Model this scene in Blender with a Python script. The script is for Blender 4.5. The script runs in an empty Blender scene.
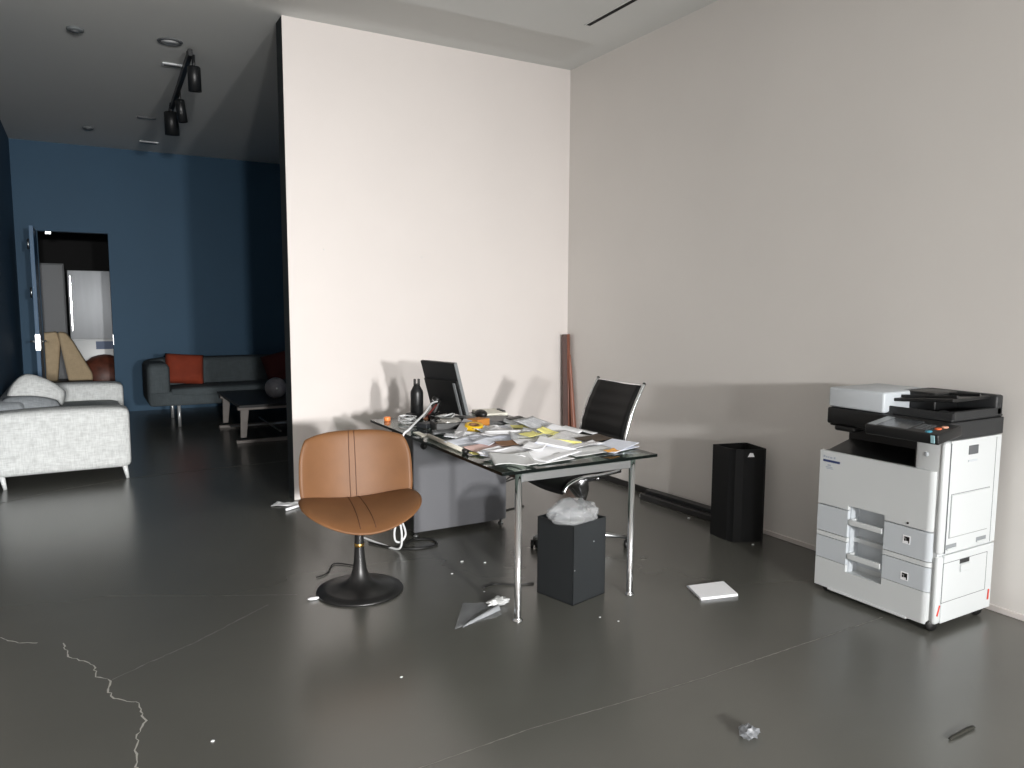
import bpy, bmesh, math, random
from mathutils import Vector, Matrix, noise

SC = bpy.context.scene
COL = SC.collection
PI = math.pi
R = math.radians
WORLD = {}          # object name -> world matrix (matrix_world is stale until the depsgraph runs)

# ------------------------------------------------------------------ materials
def lin(c):
    if isinstance(c, str):
        c = [int(c[i:i + 2], 16) / 255 for i in (0, 2, 4)]
    return tuple(x / 12.92 if x <= 0.04045 else ((x + 0.055) / 1.055) ** 2.4 for x in c) + (1.0,)

MATS = {}
def mat(name, col, rough=0.6, metal=0.0, spec=0.5, var=0.0, vscale=6.0, bump=0.0, bscale=60.0, aniso=None,
        trans=0.0, rvar=0.0, coat=0.0, sheen=0.0, alpha=1.0, detail=4.0, emit=0.0):
    if name in MATS:
        return MATS[name]
    m = bpy.data.materials.new(name); m.use_nodes = True
    nt = m.node_tree; b = nt.nodes['Principled BSDF']
    c = lin(col)
    b.inputs['Base Color'].default_value = c
    b.inputs['Roughness'].default_value = rough
    b.inputs['Metallic'].default_value = metal
    b.inputs['Specular IOR Level'].default_value = spec
    b.inputs['Transmission Weight'].default_value = trans
    b.inputs['Coat Weight'].default_value = coat
    b.inputs['Sheen Weight'].default_value = sheen
    b.inputs['Alpha'].default_value = alpha
    tc = nt.nodes.new('ShaderNodeTexCoord')
    if var or rvar:
        mp = nt.nodes.new('ShaderNodeMapping'); nt.links.new(tc.outputs['Object'], mp.inputs['Vector'])
        if aniso: mp.inputs['Scale'].default_value = aniso
        n = nt.nodes.new('ShaderNodeTexNoise'); n.inputs['Scale'].default_value = vscale; n.inputs['Detail'].default_value = detail
        nt.links.new(mp.outputs['Vector'], n.inputs['Vector'])
        if var:
            mc = nt.nodes.new('ShaderNodeMix'); mc.data_type = 'RGBA'
            mc.inputs['A'].default_value = tuple(max(0, x * (1 - 2*var)) for x in c[:3]) + (1,)
            mc.inputs['B'].default_value = tuple(min(1, x * (1 + 2*var)) for x in c[:3]) + (1,)
            nt.links.new(n.outputs['Fac'], mc.inputs['Factor']); nt.links.new(mc.outputs['Result'], b.inputs['Base Color'])
        if rvar:
            mr = nt.nodes.new('ShaderNodeMapRange')
            mr.inputs['From Min'].default_value = 0.1; mr.inputs['From Max'].default_value = 0.9
            mr.inputs['To Min'].default_value = rough - rvar; mr.inputs['To Max'].default_value = rough + rvar
            nt.links.new(n.outputs['Fac'], mr.inputs['Value']); nt.links.new(mr.outputs['Result'], b.inputs['Roughness'])
    if bump:
        n2 = nt.nodes.new('ShaderNodeTexNoise'); n2.inputs['Scale'].default_value = bscale; n2.inputs['Detail'].default_value = 3
        nt.links.new(tc.outputs['Object'], n2.inputs['Vector'])
        bp = nt.nodes.new('ShaderNodeBump'); bp.inputs['Strength'].default_value = bump; bp.inputs['Distance'].default_value = 0.01
        nt.links.new(n2.outputs['Fac'], bp.inputs['Height']); nt.links.new(bp.outputs['Normal'], b.inputs['Normal'])
    MATS[name] = m
    return m

def weave(name, col, scale=160.0, contrast=0.25, rough=0.95):
    m = bpy.data.materials.new(name); m.use_nodes = True
    nt = m.node_tree; b = nt.nodes['Principled BSDF']; b.inputs['Roughness'].default_value = rough
    b.inputs['Specular IOR Level'].default_value = 0.15
    tc = nt.nodes.new('ShaderNodeTexCoord')
    fac = None
    for d in ('X', 'Z', 'Y'):
        mp = nt.nodes.new('ShaderNodeMapping')
        s = {'X': (1, .12, .12), 'Y': (.12, 1, .12), 'Z': (.12, .12, 1)}[d]
        mp.inputs['Scale'].default_value = s
        nt.links.new(tc.outputs['Object'], mp.inputs['Vector'])
        n = nt.nodes.new('ShaderNodeTexNoise'); n.inputs['Scale'].default_value = scale; n.inputs['Detail'].default_value = 1
        nt.links.new(mp.outputs['Vector'], n.inputs['Vector'])
        if fac is None: fac = n.outputs['Fac']
        else:
            a = nt.nodes.new('ShaderNodeMath'); a.operation = 'ADD'
            nt.links.new(fac, a.inputs[0]); nt.links.new(n.outputs['Fac'], a.inputs[1]); fac = a.outputs[0]
    r = nt.nodes.new('ShaderNodeMapRange'); r.inputs['From Min'].default_value = 1.1; r.inputs['From Max'].default_value = 1.9
    nt.links.new(fac, r.inputs['Value'])
    c = lin(col); mx = nt.nodes.new('ShaderNodeMix'); mx.data_type = 'RGBA'
    mx.inputs['A'].default_value = tuple(x * (1 - contrast) for x in c[:3]) + (1,)
    mx.inputs['B'].default_value = tuple(min(1, x * (1 + contrast * .5)) for x in c[:3]) + (1,)
    nt.links.new(r.outputs['Result'], mx.inputs['Factor']); nt.links.new(mx.outputs['Result'], b.inputs['Base Color'])
    bp = nt.nodes.new('ShaderNodeBump'); bp.inputs['Strength'].default_value = .25; bp.inputs['Distance'].default_value = .004
    nt.links.new(r.outputs['Result'], bp.inputs['Height']); nt.links.new(bp.outputs['Normal'], b.inputs['Normal'])
    return m

def clear_mat(name, tint, refl=0.06, rough=0.03, trans_w=1.0):
    """thin clear sheet: tinted transparency under a Fresnel gloss"""
    m = bpy.data.materials.new(name); m.use_nodes = True
    nt = m.node_tree; nt.nodes.clear()
    out = nt.nodes.new('ShaderNodeOutputMaterial')
    t = nt.nodes.new('ShaderNodeBsdfTransparent'); t.inputs['Color'].default_value = lin(tint)
    g = nt.nodes.new('ShaderNodeBsdfGlossy'); g.inputs['Roughness'].default_value = rough
    lw = nt.nodes.new('ShaderNodeLayerWeight'); lw.inputs['Blend'].default_value = .5
    pw = nt.nodes.new('ShaderNodeMath'); pw.operation = 'POWER'; pw.inputs[1].default_value = 5
    nt.links.new(lw.outputs['Facing'], pw.inputs[0])
    ad = nt.nodes.new('ShaderNodeMath'); ad.operation = 'ADD'; ad.inputs[1].default_value = refl; ad.use_clamp = True
    nt.links.new(pw.outputs[0], ad.inputs[0])
    mx = nt.nodes.new('ShaderNodeMixShader')
    nt.links.new(ad.outputs[0], mx.inputs[0]); nt.links.new(t.outputs[0], mx.inputs[1]); nt.links.new(g.outputs[0], mx.inputs[2])
    nt.links.new(mx.outputs[0], out.inputs['Surface'])
    return m

def printed(name, base, ink, rows=34.0):
    """paper with rows of grey print broken into word-like dashes"""
    m = bpy.data.materials.new(name); m.use_nodes = True
    nt = m.node_tree; b = nt.nodes['Principled BSDF']; b.inputs['Roughness'].default_value = .7
    tc = nt.nodes.new('ShaderNodeTexCoord')
    w = nt.nodes.new('ShaderNodeTexWave'); w.bands_direction = 'Y'; w.inputs['Scale'].default_value = rows
    n = nt.nodes.new('ShaderNodeTexNoise'); n.inputs['Scale'].default_value = 26
    nt.links.new(tc.outputs['Object'], w.inputs['Vector']); nt.links.new(tc.outputs['Object'], n.inputs['Vector'])
    a = nt.nodes.new('ShaderNodeMath'); a.operation = 'MULTIPLY'
    nt.links.new(w.outputs['Fac'], a.inputs[0]); nt.links.new(n.outputs['Fac'], a.inputs[1])
    r = nt.nodes.new('ShaderNodeValToRGB'); r.color_ramp.elements[0].position = .3; r.color_ramp.elements[1].position = .42
    r.color_ramp.elements[0].color = lin(base); r.color_ramp.elements[1].color = lin(ink)
    nt.links.new(a.outputs[0], r.inputs['Fac']); nt.links.new(r.outputs['Color'], b.inputs['Base Color'])
    return m

# ------------------------------------------------------------------ bmesh helpers
class MB:
    def __init__(s): s.bm = bmesh.new(); s.mi = 0
    def add(s, verts, faces, M=None, mi=None, smooth=False):
        vs = [s.bm.verts.new((M @ Vector(v)) if M is not None else Vector(v)) for v in verts]
        for f in faces:
            try:
                fc = s.bm.faces.new([vs[i] for i in f]); fc.material_index = s.mi if mi is None else mi; fc.smooth = smooth
            except ValueError: pass
        return s
    def merge(s, other, M=None, smooth=None):
        idx = {}
        for v in other.verts: idx[v] = s.bm.verts.new((M @ v.co) if M is not None else v.co)
        for f in other.faces:
            try:
                nf = s.bm.faces.new([idx[v] for v in f.verts]); nf.material_index = s.mi
                nf.smooth = f.smooth if smooth is None else smooth
            except ValueError: pass
        other.free(); return s
    def box(s, x0, x1, y0, y1, z0, z1, bev=0.0, seg=2, M=None):
        b = bmesh.new()
        vs = [b.verts.new(p) for p in ((x0,y0,z0),(x1,y0,z0),(x1,y1,z0),(x0,y1,z0),(x0,y0,z1),(x1,y0,z1),(x1,y1,z1),(x0,y1,z1))]
        for f in ((3,2,1,0),(4,5,6,7),(0,1,5,4),(1,2,6,5),(2,3,7,6),(3,0,4,7)): b.faces.new([vs[i] for i in f])
        if bev > 0:
            bmesh.ops.bevel(b, geom=list(b.edges), offset=bev, segments=seg, profile=.5, affect='EDGES')
            if seg > 2:
                for f in b.faces: f.smooth = True
        return s.merge(b, M)
    def prism(s, poly, z0, z1, M=None, bev=0.0, seg=2, smooth=False):
        b = bmesh.new(); n = len(poly)
        lo = [b.verts.new((p[0], p[1], z0)) for p in poly]; hi = [b.verts.new((p[0], p[1], z1)) for p in poly]
        b.faces.new(lo[::-1]); b.faces.new(hi)
        for i in range(n): b.faces.new((lo[i], lo[(i+1) % n], hi[(i+1) % n], hi[i]))
        bmesh.ops.recalc_face_normals(b, faces=list(b.faces))
        if bev: bmesh.ops.bevel(b, geom=list(b.edges), offset=bev, segments=seg, profile=.5, affect='EDGES')
        return s.merge(b, M, smooth)
    def lathe(s, prof, c=(0,0,0), seg=32, M=None, smooth=True):
        T = Matrix.Translation(c) if M is None else M @ Matrix.Translation(c)
        vs, fs = [], []
        for r, z in prof:
            for k in range(seg):
                a = 2*PI*k/seg; vs.append((r*math.cos(a), r*math.sin(a), z))
        for i in range(len(prof)-1):
            for k in range(seg):
                a, b_ = i*seg+k, i*seg+(k+1) % seg
                fs.append((a, b_, b_+seg, a+seg))
        if prof[0][0] > 1e-6: fs.append(tuple(range(seg))[::-1])
        if prof[-1][0] > 1e-6: fs.append(tuple(range((len(prof)-1)*seg, len(prof)*seg)))
        return s.add(vs, fs, T, smooth=smooth)
    def tube(s, pts, r, seg=10, smooth_n=0, flat=None):
        pts = [Vector(p) for p in pts]
        if smooth_n: pts = catmull(pts, smooth_n)
        n = len(pts); rs = r if isinstance(r, (list, tuple)) else [r]*n
        if len(rs) != n: rs = [rs[0] + (rs[-1]-rs[0])*i/(n-1) for i in range(n)]
        vs, fs = [], []
        t0 = (pts[1]-pts[0]).normalized(); up = Vector((0,0,1)) if abs(t0.z) < .9 else Vector((1,0,0))
        u = t0.cross(up).normalized()
        for i, p in enumerate(pts):
            t = (pts[min(i+1, n-1)] - pts[max(i-1, 0)]).normalized()
            u = (u - t*u.dot(t)).normalized(); w = t.cross(u)
            for k in range(seg):
                a = 2*PI*k/seg
                vs.append(p + (u*math.cos(a) + w*math.sin(a)*(flat or 1))*rs[i])
        for i in range(n-1):
            for k in range(seg):
                a, b_ = i*seg+k, i*seg+(k+1) % seg
                fs.append((a, b_, b_+seg, a+seg))
        fs.append(tuple(range(seg))[::-1]); fs.append(tuple(range((n-1)*seg, n*seg)))
        return s.add(vs, fs, smooth=seg > 4)
    def grid(s, fn, nu, nv, M=None, smooth=True, closed_u=False):
        vs = [fn(i/(nu-1) if not closed_u else i/nu, j/(nv-1)) for j in range(nv) for i in range(nu)]
        fs = []
        for j in range(nv-1):
            for i in range(nu if closed_u else nu-1):
                a = j*nu+i; b_ = j*nu+(i+1) % nu
                fs.append((a, b_, b_+nu, a+nu))
        return s.add(vs, fs, M, smooth=smooth)
    def ball(s, c, r, sub=2, scale=(1,1,1), fn=None, M=None):
        b = bmesh.new(); bmesh.ops.create_icosphere(b, subdivisions=sub, radius=1)
        for v in b.verts:
            k = fn(v.co) if fn else 1
            v.co = Vector((v.co.x*scale[0], v.co.y*scale[1], v.co.z*scale[2]))*r*k + Vector(c)
        for f in b.faces: f.smooth = True
        return s.merge(b, M)

def catmull(p, n):
    out = []; m = len(p)
    for i in range(m-1):
        a, b, c, d = p[max(i-1, 0)], p[i], p[i+1], p[min(i+2, m-1)]
        for k in range(n):
            t = k/n
            out.append(.5*((2*b) + (c-a)*t + (2*a-5*b+4*c-d)*t*t + (3*b-a-3*c+d)*t**3))
    out.append(p[-1]); return out

def obj(name, mb, m, parent=None, weld=True, solidify=0.0, subsurf=0):
    """link a bmesh (in world coordinates for unrotated things, else in the thing's own frame) as one mesh object"""
    bm = mb.bm
    if weld: bmesh.ops.remove_doubles(bm, verts=list(bm.verts), dist=1e-6)
    bmesh.ops.recalc_face_normals(bm, faces=list(bm.faces))
    me = bpy.data.meshes.new(name)
    o = bpy.data.objects.new(name, me); COL.objects.link(o)
    if parent is None:
        xs = [v.co for v in bm.verts]
        lo = Vector((min(v.x for v in xs), min(v.y for v in xs), min(v.z for v in xs)))
        hi = Vector((max(v.x for v in xs), max(v.y for v in xs), max(v.z for v in xs)))
        org = Vector(((lo.x+hi.x)/2, (lo.y+hi.y)/2, lo.z)); Mw = Matrix.Translation(org)
        bm.transform(Mw.inverted()); o.location = org
    else:
        Mw = WORLD[parent.name]
        if not LOCAL.get(parent.name): bm.transform(Mw.inverted())
        o.parent = parent
    WORLD[o.name] = Mw; LOCAL[o.name] = LOCAL.get(parent.name, False) if parent else False
    bm.to_mesh(me); bm.free()
    for k in (m if isinstance(m, (list, tuple)) else [m]): me.materials.append(k)
    if solidify:
        md = o.modifiers.new('thickness', 'SOLIDIFY'); md.thickness = solidify; md.offset = 0
    if subsurf:
        md = o.modifiers.new('smooth', 'SUBSURF'); md.levels = subsurf; md.render_levels = subsurf
    return o
LOCAL = {}

def tag(o, label, cat, group=None, kind=None):
    o['label'] = label; o['category'] = cat
    if group: o['group'] = group
    if kind: o['kind'] = kind
    return o

def thing(name, label, cat, loc, rotz=0.0, group=None, local=False):
    o = bpy.data.objects.new(name, None); COL.objects.link(o)
    o.empty_display_size = .1; o.location = loc; o.rotation_euler = (0, 0, rotz)
    WORLD[o.name] = Matrix.Translation(loc) @ Matrix.Rotation(rotz, 4, 'Z'); LOCAL[o.name] = local
    return tag(o, label, cat, group)

def struct(name, mb, m, parent=None):
    o = obj(name, mb, m, parent); o['kind'] = 'structure'; return o

# ------------------------------------------------------------------ palette
M_CREAM = mat('cream_wall_paint', 'd9d3cf', .75, bump=.02, bscale=90, var=.02, vscale=1.5)
M_GREY = mat('grey_wall_paint', 'dedbd7', .7, bump=.02, bscale=90, var=.02, vscale=1.5)
M_NAVY = mat('navy_wall_paint', '1d455f', .65, bump=.02, bscale=90, var=.04, vscale=2)
M_DARKNAVY = mat('dark_end_paint', '1c2428', .8)
M_CEIL = mat('ceiling_paint', 'd4d6d4', .85, bump=.02, bscale=70, var=.015, vscale=1)
M_FLOOR = mat('polished_concrete', '555550', .27, spec=1.0, var=.13, vscale=.8, detail=4, aniso=(1, 1.3, 1))
M_CRACK = mat('crack_filler', '9a9992', .8)
M_JOINT = mat('joint_filler', '5b5b57', .7)
M_CHROME = mat('chrome', 'd8dadc', .12, 1.0)
M_STEEL = mat('brushed_steel', 'b9bcbe', .3, 1.0)
M_BLACK = mat('black_plastic', '141414', .45)
M_BLACKM = mat('black_metal', '16181a', .4, .0, .5)
M_BINFRONT = mat('charcoal_sheet_metal', '2c2f31', .45, .3)
M_LEATHER_B = mat('black_leather', '0e0e0e', .55, spec=.3, bump=.06, bscale=220)
M_TAN = mat('tan_leather', '6f4b2d', .55, var=.12, vscale=7, bump=.05, bscale=180, spec=.4)
M_SEAM = mat('tan_seam', '4a2c1a', .7)
M_WHITEP = mat('white_plastic', 'cdd1d2', .4)
M_WHITEP2 = mat('cool_white_plastic', 'c2c8cd', .4)
M_LINE = mat('panel_gap', '6b7072', .8)
M_GREYP = mat('grey_plastic', '5a5d60', .5)
M_PAPER = mat('white_paper', 'f3f4f7', .75, var=.03, vscale=20)
M_PAPERB = mat('blue_white_paper', 'e4e9f4', .75, var=.04, vscale=20)
M_PAPERG = mat('grey_paper', 'cfd1d1', .75, var=.06, vscale=20)
M_PAPERC = mat('cream_paper', 'efecdf', .75, var=.04, vscale=20)
M_PRINT = printed('printed_paper', 'eef1f5', '8a8f97')
M_PRINT2 = printed('fine_printed_paper', 'f0f0f2', 'a8a8aa', 55)
M_YELLOW = mat('yellow_paper', 'e6e08a', .7)
M_PINK = mat('pink_paper', 'd9b9b2', .7)
M_BROWN = mat('brown_paper', '7a5638', .7, var=.15, vscale=18)
M_DKBROWN = mat('dark_brown_print', '463a2e', .6, var=.3, vscale=14)
M_ORANGE = mat('orange_card', 'e0a24e', .6)

# ------------------------------------------------------------------ the room
XL, XR, YB, YF, YS, HC = -0.69, 3.857, 5.71, 11.6, -5.3, 3.562
XE = 1.352; TH = 0.18; XFR = 5.2
m = MB(); m.box(XL-.2, XFR+.2, YS-.2, YF+3.2, -.1, 0)
floor = struct('floor', m, M_FLOOR)
m = MB(); m.box(XL-.2, XFR+.2, YS-.2, YF+.15, HC, HC+.12)
ceiling = struct('ceiling', m, M_CEIL)
ZR = 3.44
m = MB(); m.box(-.55, 3.475, YS+.3, 4.75, ZR, HC, .004, 1)
raft = struct('ceiling_raft', m, M_CEIL)
m = MB()
m.mi = 0; m.box(XE, XR+.2, YB, YB+TH, 0, HC)
for f in m.bm.faces:
    c = f.calc_center_median()
    if c.y > YB+.01: f.material_index = 1
m.bm.faces.ensure_lookup_table()
struct('wall_back', m, [M_CREAM, M_DARKNAVY])
m = MB(); m.box(XR, XR+.2, YS, YB, 0, HC); struct('wall_right', m, M_GREY)
m = MB(); m.box(XL-.15, XL, 6.2, YF, 0, HC); struct('wall_left', m, M_NAVY)
m = MB(); m.box(XL-.15, XL, YS, 6.2, 0, HC); struct('wall_left_near', m, M_CREAM)
m = MB(); m.box(XFR, XFR+.15, YB+TH, YF, 0, HC); struct('wall_far_right', m, M_NAVY)
DX0, DX1, DZ = -.446, .362, 2.43
m = MB()
m.box(XL-.15, DX0, YF, YF+.15, 0, HC); m.box(DX1, XFR+.15, YF, YF+.15, 0, HC); m.box(DX0, DX1, YF, YF+.15, DZ, HC)
struct('wall_far', m, M_NAVY)
# street side behind the camera: a wall with two small openings and a wide one added for soft fill
W1 = (1.18, 1.50, 1.70, 2.06); W2 = (-.36, -.04, 1.70, 2.06); W_FILL = (2.1, 3.6, .9, 2.75)
m = MB()
xs = [XL-.15, W2[0], W2[1], W1[0], W1[1], W_FILL[0], W_FILL[1], XR+.2]
for i in range(0, 8, 2): m.box(xs[i], xs[i+1], YS-.2, YS, 0, HC)
for w in (W1, W2, W_FILL):
    m.box(w[0], w[1], YS-.2, YS, 0, w[2]); m.box(w[0], w[1], YS-.2, YS, w[3], HC)
struct('wall_front', m, M_CREAM)
for i, w in enumerate((W2, W1, W_FILL)):
    m = MB(); t = .03
    m.box(w[0], w[0]+t, YS-.12, YS-.06, w[2], w[3]); m.box(w[1]-t, w[1], YS-.12, YS-.06, w[2], w[3])
    m.box(w[0], w[1], YS-.12, YS-.06, w[2], w[2]+t); m.box(w[0], w[1], YS-.12, YS-.06, w[3]-t, w[3])
    struct('window_%d' % (i+1), m, M_BLACKM)  # the third frame surrounds the added fill opening
# service room behind the open door
M_KDARK = mat('unlit_service_wall', '0b0b0c', .9)  # near-black puts the darkness of the unlit room into the wall colour
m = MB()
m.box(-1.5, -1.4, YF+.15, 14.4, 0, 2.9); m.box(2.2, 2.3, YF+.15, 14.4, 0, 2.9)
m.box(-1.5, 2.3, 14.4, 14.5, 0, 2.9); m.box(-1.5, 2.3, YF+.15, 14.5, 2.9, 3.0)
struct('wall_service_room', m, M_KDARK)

# baseboards
m = MB(); m.box(XR-.014, XR, 3.45, YB, 0, .05, .003, 1); struct('baseboard_right', m, mat('black_baseboard', '1b1b1b', .5))
m = MB(); m.box(XR-.010, XR, YS, 3.45, 0, .03, .002, 1); struct('baseboard_near', m, M_CREAM)

# floor cracks and saw-cut joints
def ribbon(pts, w, jit=0.0, seed=0):
    rnd = random.Random(seed); P = [Vector((p[0], p[1], 0)) for p in pts]
    if jit:
        Q = []
        for a, b in zip(P, P[1:]):
            n = max(2, int((b-a).length/.018))
            for k in range(n): Q.append(a.lerp(b, k/n) + Vector((rnd.uniform(-jit, jit), rnd.uniform(-jit, jit), 0)))
        P = Q + [P[-1]]
    mb = MB(); vs, fs = [], []
    for i, p in enumerate(P):
        t = (P[min(i+1, len(P)-1)]-P[max(i-1, 0)]).normalized(); nrm = Vector((-t.y, t.x, 0))
        ww = w*(rnd.uniform(.3, 1.25) if jit else 1)
        vs += [p+nrm*ww/2+Vector((0,0,.0006)), p-nrm*ww/2+Vector((0,0,.0006))]
    for i in range(len(P)-1): fs.append((2*i, 2*i+1, 2*i+3, 2*i+2))
    return mb.add(vs, fs)
def crack(name, pts, w, mt, jit=0.0, seed=0):
    o = obj(name, ribbon(pts, w, jit, seed), mt, floor); return o
crack('crack', [(-.138,3.743),(-.121,3.581),(-.076,3.525),(-.026,3.436),(-.02,3.327),(.028,3.263),(.015,3.19),(.037,3.109),(.117,3.015),(.128,2.876),(.097,2.791),(.085,2.633),(.088,2.3)], .0065, M_CRACK, .006, 3)
crack('crack', [(-.45,3.97),(-.388,3.941),(-.315,3.842),(-.24,3.8)], .006, M_CRACK, .004, 4)
crack('crack', [(.035,3.268),(.179,3.361),(.345,3.449),(.56,3.605),(.74,3.736)], .006, M_JOINT, .003, 5)
crack('joint', [(-.6,2.13),(.897,2.133),(1.315,2.15),(1.7,2.131),(2.09,2.12),(3.3,2.132)], .005, mat('pale_joint_filler', '77766f', .7), .0012, 6)
crack('joint', [(-.68,6.62),(-.218,6.932),(.372,7.129),(1.626,7.205),(3.2,7.23)], .012, M_JOINT, .0015, 7)
crack('joint', [(.012,4.275),(.46,4.025),(.9,3.80)], .004, M_JOINT, .002, 8)

# ------------------------------------------------------------------ door and service room
M_DOOR = mat('navy_door_paint', '2b587a', .5)
door = thing('door_1', 'open navy door leaf', 'door', (-.5, 11.55, 0)); del door['label'], door['category']; door['kind'] = 'structure'
m = MB(); m.box(-.497, -.452, 10.74, 11.56, .01, DZ-.01, .003, 1); struct('leaf', m, M_DOOR, door)
m = MB(); m.box(-.499, -.450, 10.732, 10.745, .92, 1.12, .002, 1)
obj('lock_plate', m, M_STEEL, door)
m = MB()
for sx in (-1, 1):
    x0 = -.4745 + sx*.024
    m.tube([(x0, 10.80, 1.03), (x0+sx*.05, 10.80, 1.03)], .011, 10); m.tube([(x0+sx*.05, 10.795, 1.03), (x0+sx*.052, 10.92, 1.03)], .010, 10)
    m.box(min(x0, x0+sx*.006), max(x0, x0+sx*.006), 10.775, 10.825, .93, 1.11, .002, 1)
h = obj('door_handle', m, M_STEEL, door)
for z in (2.2, 1.62):
    m = MB(); m.tube([(-.51, 10.76, z-.06), (-.51, 10.76, z+.06)], .014, 10); obj('hinge', m, M_STEEL, door)
m = MB(); m.box(DX1-.002, DX1+.004, YF-.006, YF+.01, .93, 1.07, .001, 1)
obj('strike_plate', m, M_STEEL, door)
m = MB(); m.box(-.36, -.29, YF-.035, YF, 2.385, 2.425, .004, 1); obj('closer_arm', m, M_STEEL, door)

M_STAIN = mat('stainless_fridge', 'a9adb1', .5, .3, var=.12, vscale=2.0, aniso=(3, 3, .3))
fr = thing('refrigerator', 'tall silver fridge with white lower door standing in the room behind the open door', 'fridge', (.22, 13.35, 0))
m = MB(); m.box(-.155, .60, 13.03, 13.7, .03, 1.98, .01); obj('cabinet', m, mat('fridge_side', 'b6babd', .4), fr)
m = MB(); m.box(-.155, .60, 12.99, 13.03, .96, 1.98, .008, 3); obj('upper_door', m, M_STAIN, fr)
m = MB(); m.box(-.155, .60, 12.99, 13.03, .05, .945, .008, 3); obj('lower_door', m, mat('fridge_white', 'c9cdce', .35), fr)
m = MB(); m.box(-.135, -.11, 12.955, 12.99, 1.08, 1.9, .006, 2); obj('handle', m, M_CHROME, fr)
m = MB(); m.box(.17, .5, 12.986, 12.991, .80, .92); obj('panel', m, mat('slate_blue_label', '3e5478', .5), fr)
cab = thing('storage_cabinet', 'dark grey tall cabinet left of the silver fridge behind the open door', 'cabinet', (-.52, 12.85, 0))
m = MB(); m.box(-.85, -.185, 12.62, 13.1, 0, 2.06, .006); obj('carcass', m, mat('dark_grey_laminate', '46494b', .55), cab)
m = MB(); m.box(-.845, -.2, 12.60, 12.618, .05, 2.04, .004, 1); obj('door', m, mat('grey_laminate', '4b4e51', .5), cab)
M_BEIGE = weave('beige_upholstery', 'b3a083', 120, .12)
ac = thing('armchair', 'beige upholstered chair with slanted back in the doorway of the room behind', 'chair', (-.2, 12.25, 0))
m = MB()
m.prism([(-.30, 1.10), (-.20, 1.085), (-.12, .96), (.10, .50), (.10, .40), (-.20, .40)], -.14, .14, Matrix.Translation((0, 12.25, 0)) @ Matrix.Rotation(PI/2, 4, 'X'), .035, 3, True)
obj('backrest', m, M_BEIGE, ac)
m = MB()
m.prism([(-.52, 1.08), (-.31, 1.10), (-.27, .96), (-.33, .40), (-.55, .40)], -.12, .12, Matrix.Translation((0, 12.3, 0)) @ Matrix.Rotation(PI/2, 4, 'X'), .03, 3, True)
obj('wing', m, M_BEIGE, ac)
m = MB(); m.box(-.5, .1, 11.95, 12.45, .32, .42, .04, 3); obj('seat', m, M_BLACKM, ac)
for x in (-.46, .06):
    for y in (12.0, 12.4):
        m = MB(); m.tube([(x, y, 0), (x, y, .33)], .018, 8); obj('leg', m, M_BLACKM, ac)
pf = thing('pouf', 'mottled red brown leather pouf beside the beige chair behind the door', 'pouf', (.36, 12.75, 0))
m = MB()
m.ball((.26, 12.66, .37), .40, 3, (.88, .64, .93), lambda c: 1+.03*noise.noise(c*3))
obj('cover', m, mat('mottled_brown_leather', '5b3022', .5, var=.48, vscale=9, bump=.1, bscale=14), pf)

# ------------------------------------------------------------------ pale sofa by the left wall
M_SOFA = weave('pale_grey_tweed', 'd0d3d2', 150, .2)
M_SOFAD = weave('shaded_grey_tweed', '8d9296', 150, .2)  # the pale tweed darkened, shade put into its colour
M_WLEG = mat('white_lacquer', 'd9dcdc', .35)
sf = thing('sofa', 'pale grey tweed sofa with boxy arms along the navy wall', 'sofa', (-.2, 8.3, 0))
def soft_box(x0, x1, y0, y1, z0, z1, bev, puff=0.0, n=8):
    mb = MB(); b = bmesh.new()
    cx, cy, cz = (x0+x1)/2, (y0+y1)/2, (z0+z1)/2; hx, hy, hz = (x1-x0)/2, (y1-y0)/2, (z1-z0)/2
    bmesh.ops.create_cube(b, size=2); bmesh.ops.subdivide_edges(b, edges=list(b.edges), cuts=n, use_grid_fill=True)
    for v in b.verts:
        p = Vector((v.co.x*hx, v.co.y*hy, v.co.z*hz))
        q = Vector((max(-(hx-bev), min(hx-bev, p.x)), max(-(hy-bev), min(hy-bev, p.y)), max(-(hz-bev), min(hz-bev, p.z))))
        d = p-q
        if d.length > 1e-9: p = q + d.normalized()*bev
        if puff: p.z += puff*(1-(p.x/hx)**2)*(1-(p.y/hy)**2)*(1 if p.z > 0 else .2)
        v.co = p + Vector((cx, cy, cz))
    for f in b.faces: f.smooth = True
    mb.merge(b); return mb
obj('arm', soft_box(-.68, .315, 7.10, 7.40, .10, .615, .055, .02, 14), M_SOFA, sf)
obj('arm', soft_box(-.68, .36, 9.20, 9.52, .10, .625, .055, .02, 14), M_SOFA, sf)
obj('base', soft_box(-.66, .30, 7.38, 9.22, .11, .30, .03, 0, 6), M_SOFA, sf)
obj('seat_cushion', soft_box(-.45, .31, 7.40, 8.30, .30, .46, .05, .02), M_SOFA, sf)
obj('seat_cushion', soft_box(-.45, .31, 8.30, 9.20, .30, .46, .05, .02), M_SOFA, sf)
obj('backrest', soft_box(-.685, -.44, 7.38, 9.22, .25, .68, .07, .0), M_SOFAD, sf)
for (x, y) in ((.26, 7.15), (-.62, 7.15), (.26, 9.47), (-.62, 9.47)):
    m = MB(); m.tube([(x+.02, y-.0, 0), (x, y, .12)], [.014, .022], 12); obj('leg', m, M_WLEG, sf)

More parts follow.
